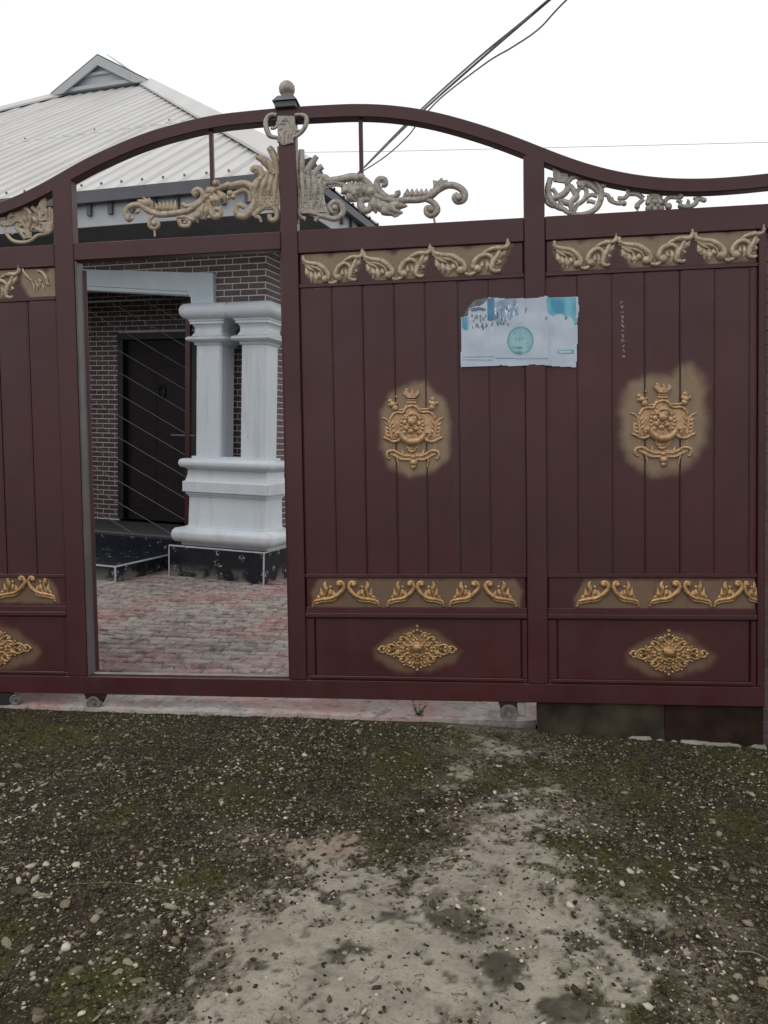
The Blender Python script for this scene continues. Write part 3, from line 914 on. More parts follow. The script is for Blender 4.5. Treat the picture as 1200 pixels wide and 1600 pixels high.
    obj('edge_strip', e, M['trim_white'], pl)
    # step block left of the columns
    sp = onz(180, 914); sx, sy = sp[0], sp[1]
    b = MB(); b.box(-6.6, sx, sy, YP + 0.36, -0.03, 0.172)
    st = hobj('entrance_step', b, M['conc'])
    for (a, c) in ((-6.6, -5.42), (-5.41, sx - 0.004)):
        t = MB(); t.box(a, c, sy - 0.008, sy - 0.0005, -0.02, 0.17, bev=0.002); obj('tile', t, M['granite'], st)
        t = MB(); t.box(a, c, sy + 0.012, YP + 0.35, 0.1725, 0.180, bev=0.002); obj('tile', t, M['granite'], st)
    t = MB(); t.box(sx + 0.0005, sx + 0.008, sy + 0.004, YP + 0.35, -0.02, 0.17, bev=0.002); obj('tile', t, M['granite'], st)
    e = MB(); e.box(-6.6, sx + 0.012, sy - 0.012, sy + 0.004, 0.171, 0.184); e.box(sx - 0.004, sx + 0.012, sy + 0.004, YP + 0.35, 0.171, 0.184)
    e.box(sx + 0.001, sx + 0.013, sy - 0.013, sy - 0.001, -0.02, 0.171)
    obj('edge_strip', e, M['trim_white'], st)
    # lower step
    b = MB(); b.box(-6.6, sx - 0.005, sy - 0.32, sy - 0.009, -0.03, 0.035); ls = hobj('entrance_step', b, M['conc'])
    e = MB(); e.box(sx - 0.004, sx + 0.01, sy - 0.32, sy - 0.014, -0.02, 0.040); obj('edge_strip', e, M['trim_white'], ls)

    # --- columns: square plan, moulded profile
    def Z(yz):                                     # zoomed photo rows -> height on the column front
        y = 440 + yz / 3.478
        return float(onY(360, y, YC)[2])
    k = (YC / 7.4) * 0 + 1 / 162.0
    x0 = onY(305.5, 600, YC)[0]; x1 = onY(345, 600, YC)[0]; x2 = onY(376, 600, YC)[0]; x3 = onY(414.5, 600, YC)[0]
    dep = 0.27
    def moulded(xa, xb, ya, yb, prof, ch=0.012):
        """rings of a chamfered rectangle grown by the profile offset"""
        b = MB(); n = 8; v = []; f = []
        for off, z in prof:
            A, B, C_, D = xa - off, xb + off, ya - off, yb + off
            c = ch
            v += [(A + c, C_, z), (B - c, C_, z), (B, C_ + c, z), (B, D - c, z), (B - c, D, z), (A + c, D, z), (A, D - c, z), (A, C_ + c, z)]
        m = len(prof)
        for i in range(m - 1):
            for q in range(n):
                q2 = (q + 1) % n
                f.append((i * n + q, i * n + q2, (i + 1) * n + q2, (i + 1) * n + q))
        f.append(tuple(range(n))[::-1]); f.append(tuple((m - 1) * n + q for q in range(n)))
        b.add(v, f); return b
    def torus(o0, o1, z0, z1, n=7):
        r = []
        for i in range(n + 1):
            t = math.pi * i / n
            r.append((o0 + (o1 - o0) * math.sin(t) ** 0.8, z0 + (z1 - z0) * (1 - math.cos(t)) / 2))
        return r
    zs = {q: Z(q) for q in (118, 190, 205, 215, 230, 296, 328, 345, 955, 968, 1018, 1030, 1060, 1095, 1150, 1165, 1175, 1325, 1338, 1345, 1412, 1425)}
    shaft_prof = [(0.0, zs[955])] + [(0.0, zs[345])]
    cap = [(0.0, zs[345]), (0.012, zs[340] if 340 in zs else zs[345] + 0.006), (0.02, zs[328])] + torus(0.03, 0.080, zs[328] + 0.004, zs[296]) + [(0.035, zs[296] + 0.004), (0.012, zs[296] + 0.045), (0.012, zs[230] - 0.03), (0.03, zs[230]),
           (0.048, zs[230] + 0.002), (0.048, zs[215]), (0.058, zs[215] + 0.002), (0.058, zs[205])] + torus(0.062, 0.125, zs[205] + 0.004, zs[118]) + [(0.06, zs[118] + 0.002)]
    base = [(0.10, zs[1425] - 0.03), (0.10, zs[1425])] + torus(0.115, 0.175, zs[1425] + 0.002, zs[1345]) + [(0.07, zs[1345] + 0.004), (0.07, zs[1338]), (0.055, zs[1338] + 0.002), (0.050, zs[1325]),
            (0.045, zs[1175]), (0.055, zs[1175] + 0.002), (0.055, zs[1165]), (0.070, zs[1165] + 0.003), (0.072, zs[1150]), (0.095, zs[1150] + 0.003), (0.095, zs[1095]), (0.075, zs[1095] + 0.010), (0.060, zs[1060]),
            (0.055, zs[1030]), (0.070, zs[1018] - 0.004)] + torus(0.085, 0.125, zs[1018], zs[968]) + [(0.03, zs[968] + 0.004), (0.03, zs[955] + 0.002)]
    b = moulded(x0, x3, YC, YC + dep, base)
    cb = hobj('column_base', b, M['white'], None, 35)
    for (a, c) in ((x0, x1), (x2, x3)):
        b = moulded(a, c, YC, YC + dep, shaft_prof, 0.018)
        ob_ = hobj('column', b, M['white'], None, 35)
        b = moulded(a, c, YC, YC + dep, cap)
        obj('capital', b, M['white'], ob_, 35)
    # --- painted trim over the opening: arm falling gently to the right, then a short leg
    T = lambda x, y: (float(onY(x, y, YW - 0.05)[0]), float(onY(x, y, YW - 0.05)[2]))
    outer = [T(40, 419), T(130, 421), T(333, 427), T(334, 476), T(299, 476), T(298, 463), T(130, 454), T(40, 452)]
    b = MB(); b.prism(outer, YW - 0.055, YW - 0.001)
    tr = hobj('lintel_trim', b, M['bluewhite'])
    lip = [T(40, 447), T(130, 449), T(293, 458), T(296, 461.5), T(130, 453.2), T(40, 451)]
    b = MB(); b.prism(lip, YW - 0.075, YW - 0.056); obj('trim_moulding', b, M['bluewhite'], tr)
    lip = [T(40, 442.5), T(130, 444.5), T(293, 454), T(293, 455.5), T(130, 446.5), T(40, 444.5)]
    b = MB(); b.prism(lip, YW - 0.068, YW - 0.056); obj('trim_moulding', b, M['bluewhite'], tr)
    # --- porch grille
    YG = 7.02
    gr = MB(); bx0 = onY(291, 600, YG)[0]; bx1 = onY(298, 600, YG)[0]
    gr.box(bx0, bx1, YG - 0.02, YG + 0.02, 0.34, 2.85)
    gl = hobj('porch_grille', gr, M['maroon'])
    xg0 = -6.9
    for q in range(-6, 11):
        p0 = onY(186, 548 + q * 34.0, YG); p1 = onY(288, 608 + q * 34.0, YG)
        s_ = (p1[2] - p0[2]) / (p1[0] - p0[0])
        za = p0[2] + s_ * (xg0 - p0[0]); zb = p0[2] + s_ * (bx0 - p0[0]); xa, xb = xg0, bx0
        if zb < 0.36: xb = xa + (0.36 - za) / s_; zb = 0.36
        if za > 2.84: xa = xb - (zb - 2.84) / s_; za = 2.84
        if xb - xa < 0.05 or za < 0.4 or zb > 2.84 : continue
        t = MB(); t.tube([(xa, YG, za), (xb, YG, zb)], 0.0038, 5); obj('grille_bar', t, M['grille'], gl)
    for zz in (0.36, 2.86, onY(285, 680, YG)[2]):
        t = MB(); xa = xg0 if abs(zz - 1.5) > 1.0 else bx0 - 0.18
        t.box(xa, bx1 + (0.06 if xa > -6 else 0), YG - 0.012, YG + 0.012, zz - 0.008, zz + 0.008); obj('grille_rail', t, M['grille'], gl)

    # --- roof
    XR, XL, TG = -2.81, -16.2, 5.7
    SL = 0.663
    ZT = 0.045
    b = MB()   # under-structure just under the sheets
    u = 0.03
    P = lambda x, y, z: (x, y, z - u)
    eFL, eFR = P(XL, YE, ZE), P(XR, YE, ZE); gL, gR = P(XL + TG, YE + TG, ZE + SL * TG), P(XR - TG, YE + TG, ZE + SL * TG)
    xm = (XL + XR) / 2; zr = ZE + SL * (XR - xm) - 0.13; pk = P(xm, YE + TG, zr); yb = 19.0
    bk = P(xm, yb, zr); eBR = P(XR, yb, ZE); eBL = P(XL, yb, ZE)
    b.add([eFL, eFR, gL, gR, pk, bk, eBR, eBL], [(0, 1, 3, 2), (1, 6, 5, 4, 3), (0, 2, 4, 5, 7), (2, 3, 4), (6, 7, 5)])
    roof = hobj('roof', b, M['soffit'])
    prof = [(0.0, 0.0), (0.150, 0.0), (0.168, 0.018), (0.194, 0.018), (0.212, 0.0)]
    pitch = 0.225
    def sheets(xa, xb, tmax, place, lap=(2.55,), per=4, name='roof_sheet'):
        """place(s, t, h) -> world point; s along the eave, t up the slope in plan metres"""
        nsh = int(math.ceil((xb - xa) / (pitch * per)))
        for i in range(nsh):
            s0 = xa + i * pitch * per
            samp = []
            for q in range(per):
                for (ds, h) in prof: samp.append((s0 + q * pitch + ds, h))
            samp.append((s0 + per * pitch + 0.01, 0.002))
            samp = [sv for sv in samp if sv[0] <= xb]
            if len(samp) < 2: continue
            cuts = [0.0] + list(lap) + [99]
            for r in range(len(cuts) - 1):
                t0, t1 = cuts[r], cuts[r + 1]
                v = []; f = []; m = 0
                lift = 0.003 if r else 0.0
                ok = False
                for (s, h) in samp:
                    tm = tmax(s)
                    a0 = min(max(t0 - (0.12 if r else 0.05), -0.03), tm); a1 = min(t1, tm)
                    if a1 > a0 + 0.02: ok = True
                    v += [place(s, a0, h + lift), place(s, (a0 + a1) / 2, h + lift * 0.5), place(s, a1, h)]
                if not ok: continue
                m = len(samp)
                for q in range(m - 1):
                    for w in (0, 1):
                        f.append((q * 3 + w, (q + 1) * 3 + w, (q + 1) * 3 + w + 1, q * 3 + w + 1))
                mb = MB(); mb.add(v, f)
                me = mb.mesh(name, M['roof']); link(name, me, roof)
    sheets(XL, XR - 0.03, lambda s: min(XR - s, s - XL, TG), lambda s, t, h: (s, YE + t - h * 0.55, ZE + SL * t + h * 0.83))
    sheets(YE + 0.03, 19.0, lambda s: (min(s - YE, XR - xm) if s - YE < TG else XR - xm), lambda s, t, h: (XR - t + h * 0.55, s, ZE + SL * t + h * 0.83), lap=(2.55, 5.1))
    # screws along the eave
    b = MB()
    for q in range(int((XR - XL) / pitch)):
        for (t, zz) in ((0.14, 0), (2.5, 0)):
            s = XL + q * pitch + 0.181
            if t > min(XR - s, s - XL) - 0.05: continue
            if t > 0.2 and (q % 5): continue
            b.box(s - 0.008, s + 0.008, YE + t - 0.025, YE + t - 0.008, ZE + SL * t + 0.010, ZE + SL * t + 0.030)
    so = obj('roof_screws', b, M['screw'], roof); so['kind'] = 'stuff'
    # hip caps
    def cap_strip(H0, H1, da, db, name='hip_cap'):
        v = []; f = []
        n = 24
        for i in range(n + 1):
            t = i / n; p = np.array(H0) * (1 - t) + np.array(H1) * t
            a = p + np.array(da); c = p + np.array(db); w = 0.004 * math.sin(i * 2.1)
            v += [(a[0], a[1], a[2] + 0.028), (a[0], a[1], a[2] + 0.058 + w), (p[0], p[1], p[2] + 0.10), (c[0], c[1], c[2] + 0.058 + w), (c[0], c[1], c[2] + 0.028)]
        for i in range(n):
            for q in range(4): f.append((i * 5 + q, (i + 1) * 5 + q, (i + 1) * 5 + q + 1, i * 5 + q + 1))
        mb = MB(); mb.add(v, f); obj(name, mb, M['roof'], roof)
    hR0 = (XR + 0.02, YE - 0.02, ZE); hR1 = (XR - TG, YE + TG, ZE + SL * TG)
    cap_strip(hR0, hR1, (-0.24, 0, 0), (0, 0.24, 0))
    cap_strip((XL - 0.02, YE - 0.02, ZE), (XL + TG, YE + TG, ZE + SL * TG), (0.24, 0, 0), (0, 0.24, 0))
    # gablet
    gy = YE + TG
    X0, X1, Zb, Zt = XL + TG, XR - TG, ZE + SL * TG, zr
    b = MB(); b.prism([(X0 + 0.05, Zb + 0.03), (X1 - 0.05, Zb + 0.03), (xm, Zt - 0.02)], gy - 0.04, gy + 0.1)
    gb = obj('gablet', b, M['gable'], roof)
    w = 0.20
    for sgn, Xe in ((-1, X0), (1, X1)):
        b = MB()
        ex = Xe + sgn * 0.02
        q = [(ex, Zb + 0.02), (ex, Zb + 0.12), (xm, Zt + 0.18), (xm, Zt - 0.06)]
        if sgn > 0: q = q[::-1]
        q = [(ex, Zb - 0.02), (ex, Zb + 0.03), (xm, Zt + 0.03), (xm, Zt - 0.15), (Xe - sgn * 0.25, Zb + 0.0)]
        b.prism(q, gy - 0.13, gy - 0.10); obj('barge_board', b, M['gable'], gb)
        b = MB()
        b.add([(ex, gy - 0.13, Zb + 0.035), (xm, gy - 0.13, Zt + 0.035), (xm, 19, Zt + 0.035), (ex, 19, Zb + 0.035), (ex, gy - 0.13, Zb + 0.015), (xm, gy - 0.13, Zt + 0.015), (xm, 19, Zt + 0.015), (ex, 19, Zb + 0.015)],
              [(0, 1, 2, 3), (4, 5, 6, 7), (0, 1, 5, 4), (3, 2, 6, 7), (0, 3, 7, 4)])
        obj('ridge_cap', b, M['roof'], gb)
    b = MB(); zz = Zb + (Zt - Zb) * 0.56
    hw = (Zt - zz) / SL - 0.02
    b.box(xm - hw, xm + hw, gy - 0.075, gy - 0.041, zz - 0.05, zz); obj('gable_board', b, M['gable'], gb)
    b = MB(); b.box(X0 + 0.08, X1 - 0.08, gy - 0.09, gy - 0.041, Zb + 0.03, Zb + 0.09); obj('gable_board', b, M['gable'], gb)
    # eave: gutter board, pale fascia with dark brackets, soffit
    b = MB(); b.box(XL, XR, YE - 0.045, YE + 0.03, ZE - 0.105, ZE + 0.002); b.box(XR - 0.03, XR + 0.02, YE + 0.031, 19, ZE - 0.105, ZE - 0.035)
    obj('gutter_board', b, M['gutter'], roof)
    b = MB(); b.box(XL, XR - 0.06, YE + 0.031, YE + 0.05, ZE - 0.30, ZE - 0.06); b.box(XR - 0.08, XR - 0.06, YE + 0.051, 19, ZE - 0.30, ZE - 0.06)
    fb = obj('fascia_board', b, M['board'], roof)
    x = XR - 0.35
    me = None
    while x > -9.5:
        if me is None:
            t = MB(); t.box(-0.022, 0.022, -0.03, 0, 0, 0.10); me = t.mesh('bracket', M['gutter'])
        link('bracket', me, fb, (x, YE + 0.031, ZE - 0.205)); x -= 0.235
    t = MB(); t.box(0, 0.03, -0.022, 0.022, 0, 0.10); me2 = t.mesh('bracket', M['gutter'])
    y = YE + 0.35
    while y < 12: link('bracket', me2, fb, (XR - 0.06, y, ZE - 0.205)); y += 0.235
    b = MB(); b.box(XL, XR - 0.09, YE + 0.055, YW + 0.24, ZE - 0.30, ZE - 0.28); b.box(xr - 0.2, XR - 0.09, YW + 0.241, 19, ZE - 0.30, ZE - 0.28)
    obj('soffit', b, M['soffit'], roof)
    print('single bricks', nb)
def onvis(x, z):
    px, py, d = proj((x, 8.2, z))
    return 122 < px < 190 and 500 < py < 845
build_house()

# =================================================================== GATE
gate = thing('sliding_gate', 'tall maroon steel compound gate with gold scrollwork and an open wicket door', 'gate')
gate.matrix_world = Matrix([[G[0, 0], G[0, 1], G[0, 2], G0[0]], [G[1, 0], G[1, 1], G[1, 2], G0[1]], [G[2, 0], G[2, 1], G[2, 2], G0[2]], [0, 0, 0, 1]])
FY = -0.03
HALOS = []          # polygons (u, z, softness) of gold overspray on the gate
def px_poly(pts, off=0.03): return [g(x, y, off) for x, y in pts]

# ---- ornament drawing: strokes traced on the gate plane
class Orn:
    def __init__(s, ox=0, oy=0, sc_=1.0, off=0.03, y=-0.034, flat=0.8, mirror=None):
        s.mb = MB(); s.ox, s.oy, s.sc, s.off, s.y, s.flat = ox, oy, sc_, off, y, flat
        s.c = g(ox, oy, off)
        s.tr = lambda x, y_: g(ox + x / sc_, oy + y_ / sc_, off)
        s.k = 1 / sc_ / 292.0
    def S(s, pts, r0, r1=None, rm=None, sub=5, dy=0.0, flat=None):
        """stroke through pts (trace units) with radius r0 -> rm -> r1 (trace units)"""
        r1 = r0 if r1 is None else r1
        q = crom([s.tr(*p) for p in pts], sub)
        n = len(q); R = []
        for i in range(n):
            t = i / (n - 1)
            r = (r0 * (1 - t) + r1 * t) if rm is None else ((r0 * (1 - 2 * t) + rm * 2 * t) if t < .5 else (rm * (2 - 2 * t) + r1 * (2 * t - 1)))
            R.append(max(r, 0.5) * s.k)
        P = [(p[0], s.y + dy, p[1]) for p in q]
        s.mb.tube(P, R, 8, s.flat if flat is None else flat, axis=(0, 1, 0))
        return s
    def leaf(s, pts, w, dy=0.0):
        return s.S(pts, w * 0.35, w * 0.15, w, dy=dy, flat=0.6)
    def B(s, x, y, r, dy=0.0):
        c = s.tr(x, y); s.mb.ball((c[0], s.y + dy, c[1]), r * s.k, r * s.k * 0.8, 9, 6); return s
    def fill(s, pts, d0=-0.006, d1=0.012):
        s.mb.prism([s.tr(*p) for p in pts], s.y + d0, s.y + d1); return s
    def curl(s, x, y, r, a0=0.0, turns=1.25, w=6, sgn=1, w1=None):
        pts = []
        n = int(10 * turns) + 3
        for i in range(n):
            t = i / (n - 1); a = a0 + sgn * t * turns * 2 * math.pi; rr = r * (1 - 0.78 * t)
            pts.append((x + rr * math.cos(a), y + rr * math.sin(a)))
        s.S(pts, w, w1 or w * 0.9, sub=2); s.B(x, y, w * 1.15); return s
    def make(s, name, mat, parent=None, smooth=50):
        return obj(name, s.mb, mat, parent or gate, smooth)

def gate_build():
    # snapped gate lines, measured
    U = lambda x, y: g(x, y)[0]
    Zg = lambda x, y: g(x, y)[1]
    zb0, zb1 = np.mean([Zg(441, 1087.5), Zg(755, 1098), Zg(1188, 1106.6)]), np.mean([Zg(138, 1055), Zg(456, 1063.7)])
    zt1 = np.mean([Zg(115, 377.4), Zg(437, 359), Zg(817, 342), Zg(1200, 321)])
    zt0 = np.mean([Zg(473, 397), Zg(812, 378), Zg(858, 374)])
    zd = np.mean([Zg(113, 404), Zg(438, 393)])
    zu0 = np.mean([Zg(473, 447), Zg(812, 432), Zg(853, 427), Zg(1200, 410)])        # bottom of upper band
    zl1 = np.mean([Zg(97, 896), Zg(858, 905)]); zl0 = np.mean([Zg(858, 953), Zg(820, 951)])  # lower band
    zm0 = np.mean([Zg(858, 972), Zg(0, 961)]); zp0 = np.mean([Zg(860, 1065), Zg(1188, 1073), Zg(40, 1042)])
    uL0, uL1 = np.mean([U(83, 290), U(105, 1050)]), np.mean([U(111, 290), U(136, 1050)])
    uC0, uC1 = np.mean([U(435, 290), U(455, 1055)]), np.mean([U(461, 240), U(480, 1060)])
    uR0, uR1 = np.mean([U(813, 237), U(830, 1060)]), np.mean([U(845, 260), U(862, 1060)])
    uE = np.mean([U(1199, 769), U(1192, 1160)])
    uW = -2.75
    print('gate', zb0, zb1, zp0, zm0, zl0, zl1, zu0, zt0, zt1, zd, '|', uL0, uL1, uC0, uC1, uR0, uR1, uE)
    # ---- arch rail
    topx = [(-240, 372), (-120, 352), (0, 319), (60, 290), (111, 259), (151, 238), (230, 204), (326, 181), (423, 171), (460, 168), (567, 161.5), (627, 166), (673, 173), (733, 190), (793, 210), (837, 228), (867, 241), (924, 260), (978, 273), (1035, 280), (1083, 281), (1137, 279), (1200, 273), (1300, 262)]
    botx = [(-240, 386), (-120, 366), (0, 334), (60, 311), (111, 281), (151, 259), (234, 224), (330, 197), (418, 188), (463, 184), (573, 180), (653, 188), (740, 210), (813, 236), (844, 249), (899, 270), (947, 284), (1010, 295), (1067, 299), (1089, 299), (1137, 297), (1200, 290), (1300, 279)]
    tu, tz = zip(*[g(*p) for p in topx]); bu, bz = zip(*[g(*p) for p in botx])
    uu = np.linspace(uW + 0.3, uE + 0.12, 130)
    def sm(u, a, b):
        z = np.interp(u, a, b); k = np.ones(7) / 7
        zp = np.concatenate([[z[0]] * 3, z, [z[-1]] * 3]); return np.convolve(zp, k, 'valid')
    zt, zbm = sm(uu, tu, tz), sm(uu, bu, bz)
    mid = (zt + zbm) / 2
    half = np.full_like(mid, 0.033)
    dz = np.gradient(mid, uu); hv = half * np.sqrt(1 + dz ** 2)
    b = MB(); v = []; f = []; n = len(uu)
    for i in range(n):
        c = 0.004
        v += [(uu[i], FY + c, mid[i] + hv[i]), (uu[i], 0.03, mid[i] + hv[i]), (uu[i], 0.03, mid[i] - hv[i]), (uu[i], FY + c, mid[i] - hv[i]), (uu[i], FY, mid[i] - hv[i] + c), (uu[i], FY, mid[i] + hv[i] - c)]
    for i in range(n - 1):
        for q in range(6):
            q2 = (q + 1) % 6; f.append((i * 6 + q, i * 6 + q2, (i + 1) * 6 + q2, (i + 1) * 6 + q))
    f += [tuple(range(6)), tuple((n - 1) * 6 + q for q in range(6))]
    b.add(v, f); obj('arch_rail', b, M['maroon'], gate, 30)
    archz = lambda u: float(np.interp(u, uu, mid - hv))
    # ---- posts
    def post(u0, u1, z1, z0=zb1):
        b = MB(); b.box(u0, u1, FY - 0.002, 0.03, z0, z1, bev=0.004); return obj('post', b, M['maroon'], gate)
    post(uL0, uL1, archz((uL0 + uL1) / 2) + 0.03); post(uR0, uR1, archz((uR0 + uR1) / 2) + 0.02)
    zcap = Zg(443, 168)
    post(uC0, uC1, zcap)
    post(uW, uW + 0.11, archz(uW + 0.5))
    # ---- rails
    def bar(name, u0, u1, z0, z1, y0=FY, y1=0.03, bev=0.004):
        b = MB(); b.box(u0, u1, y0, y1, z0, z1, bev=bev); return obj(name, b, M['maroon'], gate)
    bar('bottom_rail', uW, uE, zb0, zb1)
    for (a, c, z0) in ((uW + 0.111, uL0 - 0.001, zt0), (uL1 + 0.001, uC0 - 0.001, zd), (uC1 + 0.001, uR0 - 0.001, zt0), (uR1 + 0.001, uE + 0.12, zt0)):
        bar('top_rail', a, c, z0, zt1)
    # ---- overspray shapes (drips of gold spray round each casting)
    def halo(pts, soft=0.02, off=0.020, k=1.0): HALOS.append((px_poly(pts, off), soft, k))
    halo([(612, 618), (640, 600), (662, 598), (676, 612), (695, 628), (701, 655), (701, 690), (699, 715), (680, 735), (640, 744), (610, 728), (597, 700), (597, 640)], 0.022)
    halo([(985, 600), (1010, 588), (1050, 590), (1064, 572), (1082, 570), (1096, 595), (1102, 640), (1102, 690), (1088, 715), (1060, 735), (1020, 742), (985, 722), (972, 690), (970, 640)], 0.032)
    for cx, cy in ((650, 1016), (1046, 1024), (-8, 1014)):
        halo([(cx - 66, cy - 2), (cx - 30, cy - 26), (cx, cy - 36), (cx + 30, cy - 28), (cx + 70, cy + 2), (cx + 60, cy + 18), (cx + 20, cy + 32), (cx - 30, cy + 32), (cx - 62, cy + 16)], 0.022, k=0.5)
    # upper band zigzags
    for (xa, ya, xb, yb) in ((474, 399, 568, 394), (568, 394, 674, 387), (674, 387, 800, 381), (862, 377, 964, 371), (964, 371, 1083, 364), (1083, 364, 1205, 357), (-78, 430, 30, 421), (30, 421, 120, 416)):
        f1, f2 = 0.06, 0.94
        X = lambda t, dy: (xa + (xb - xa) * t, ya + (yb - ya) * t + dy)
        halo([X(0.0, -3), X(.3, -3), X(.45, 6), X(.6, -3), X(1.0, -3), X(.95, 16), X(.80, 46), X(.22, 50), X(.06, 22)], 0.014)
    halo([(488, 925), (500, 905), (805, 905), (818, 925), (812, 952), (488, 952)], 0.012, k=0.55)
    halo([(898, 935), (915, 906), (1210, 906), (1210, 954), (900, 954)], 0.012, k=0.6)
    halo([(-60, 898), (70, 899), (88, 918), (94, 942), (-60, 941)], 0.012, k=0.55)
    # small marks
    def gold_attr(me):
        co = np.empty(len(me.vertices) * 3, np.float32); me.vertices.foreach_get('co', co); co = co.reshape(-1, 3)
        val = np.zeros(len(co))
        wu = co[:, 0] + (fbm(co[:, 0] * 30, co[:, 2] * 30, 5) - .5) * 0.02; wz = co[:, 2] + (fbm(co[:, 0] * 30, co[:, 2] * 30, 8) - .5) * 0.02
        for poly, soft, kk in HALOS:
            P = np.array(poly)
            if P[:, 0].max() < co[:, 0].min() - .1 or P[:, 0].min() > co[:, 0].max() + .1 or P[:, 1].max() < co[:, 2].min() - .1 or P[:, 1].min() > co[:, 2].max() + .1: continue
            d = poly_sdf(wu, wz, poly)
            val = np.maximum(val, kk * (1 - sstep(-soft * 0.9, soft * 1.1, d + (fbm(co[:, 0] * 14, co[:, 2] * 14, 21) - .5) * soft * 0.9)))
        at = me.attributes.new('gold', 'FLOAT', 'POINT'); at.data.foreach_set('value', (val * 0.95).astype(np.float32))
    def sheet(name, u0, u1, z0, z1, y, lipw=0.0, step=0.010, parent=None, edge=0.006):
        """a steel sheet with a finely divided front, edges folded back"""
        nu = max(2, int((u1 - u0) / step)); nz = max(2, int((z1 - z0) / step))
        us = np.linspace(u0, u1, nu + 1); zs_ = np.linspace(z0, z1, nz + 1)
        v = []; f = []
        for z in zs_:
            for u in us:
                dd = min(u - u0, u1 - u)
                yy = y + (edge if dd < 1e-6 else 0.0)
                v.append((u, yy, z))
        w = nu + 1
        for j in range(nz):
            for i in range(nu): f.append((j * w + i, j * w + i + 1, (j + 1) * w + i + 1, (j + 1) * w + i))
        mb = MB(); mb.add(v, f)
        me = mb.mesh(name, M['maroon'])
        gold_attr(me)
        return link(name, me, parent or gate)
    # ---- panels
    def has_halo(u0, u1, z0, z1):
        for poly, s, kk in HALOS:
            P = np.array(poly)
            if P[:, 0].max() > u0 - .03 and P[:, 0].min() < u1 + .03 and P[:, 1].max() > z0 and P[:, 1].min() < z1: return True
        return False
    seams = {'l': [U(-190, 600), U(-145, 600), U(-98, 600), U(-50, 600), U(-2, 600), U(41, 470)], 'm': [U(x, 450) for x in (517, 565, 615, 663, 715, 763)], 'r': [U(x, 430) for x in (902, 956, 1008, 1064, 1118, 1173)]}
    for (u0, u1, key) in ((uW + 0.111, uL0, 'l'), (uC1, uR0, 'm'), (uR1, uE - 0.035, 'r')):
        edges = [u0] + seams[key] + [u1]
        # back sheet, seen only in the gaps
        b = MB(); b.box(u0, u1, 0.000, 0.004, zb1, zt0); obj('back_sheet', b, M['maroon'], gate)
        for i in range(len(edges) - 1):
            a, c = edges[i] + (0.003 if i else 0.002), edges[i + 1] - 0.003
            hh = has_halo(a, c, zl1, zu0)
            sheet('slat', a, c, zl1 + 0.012, zu0 - 0.012, -0.021 + random.uniform(-.0015, .0015), step=0.010 if hh else 0.06, edge=0.004)
        # seam bead: standing fold between slats
        for i in range(1, len(edges) - 1):
            b = MB(); e = edges[i]; b.box(e - 0.002, e + 0.001, -0.0195, -0.001, zl1 + 0.012, zu0 - 0.012); obj('seam', b, M['maroon'], gate)
        # upper band
        sheet('band_plate', u0 + 0.002, u1 - 0.002, zu0 + 0.012, zt0 - 0.002, -0.018, step=0.008)
        bar('band_lip', u0 + 0.001, u1 - 0.001, zu0 - 0.011, zu0 + 0.010, -0.027, 0.0, 0.003)
        # lower band
        sheet('band_plate', u0 + 0.002, u1 - 0.002, zl0 + 0.006, zl1 - 0.010, -0.017, step=0.008)
        bar('band_lip', u0 + 0.001, u1 - 0.001, zl1 - 0.009, zl1 + 0.011, -0.026, 0.0, 0.003)
        bar('middle_rail', u0 + 0.001, u1 - 0.001, zm0 + 0.001, zl0 + 0.005, -0.022, 0.0, 0.003)
        bar('band_lip', u0 - 0.0, u1 + 0.0, zm0 + 0.008, zm0 + 0.030, -0.0335, -0.0225, 0.003)
        # lower panel with its frame
        fu = 0.045 if key != 'l' else 0.03
        sheet('lower_panel', u0 + fu, u1 - fu * .6, zp0 + 0.002, zm0 - 0.002, -0.015, step=0.010)
        bar('panel_frame', u0 + 0.001, u0 + fu, zp0 + 0.001, zm0 - 0.0, -0.0225, 0.0, 0.003)
        bar('panel_frame', u1 - fu * .6, u1 - 0.001, zp0 + 0.001, zm0 - 0.0, -0.0225, 0.0, 0.003)
        bar('panel_frame', u0 + 0.001, u1 - 0.001, zb1 + 0.001, zp0, -0.0255, 0.0, 0.003)
        bar('panel_frame', u0 + 0.02, u1 - 0.02, zp0 - 0.012, zp0 + 0.004, -0.0335, -0.026, 0.003)
    bar('post', uE - 0.034, uE - 0.001, zb1, zt0 - 0.001, -0.031, 0.03)

    # ---- crests
    def crest():
        o = Orn(590, 590, 10, 0.022, -0.022, 1.0); o.k *= 1.5
        o.fill([(400, 235), (455, 185), (500, 255), (545, 215), (585, 255), (632, 215), (655, 245), (585, 322), (470, 322)], -0.014, 0.01)
        o.fill([(440, 410), (610, 410), (690, 520), (830, 520), (880, 640), (960, 680), (985, 800), (960, 950), (760, 960), (690, 1010), (640, 1100), (620, 1180), (800, 1170), (920, 1170), (800, 1260), (600, 1310), (500, 1310), (300, 1260), (190, 1170), (320, 1170), (470, 1180), (450, 1100), (400, 1010), (330, 960), (130, 950), (115, 800), (150, 680), (215, 640), (270, 520), (400, 520)], 0.0, 0.012)
        o.S([(468, 350), (592, 350)], 15); o.S([(455, 392), (600, 392)], 16)
        o.S([(405, 240), (470, 318)], 12); o.S([(650, 240), (585, 318)], 12); o.B(455, 190, 14); o.B(630, 222, 14); o.B(545, 215, 14)
        o.S([(200, 650), (250, 570), (320, 545), (400, 550), (435, 480), (540, 440), (610, 470), (680, 540), (800, 540), (870, 590), (900, 640)], 17)
        o.S([(310, 505), (400, 500), (450, 450)], 12); o.S([(590, 440), (640, 490), (780, 492), (850, 460)], 13)
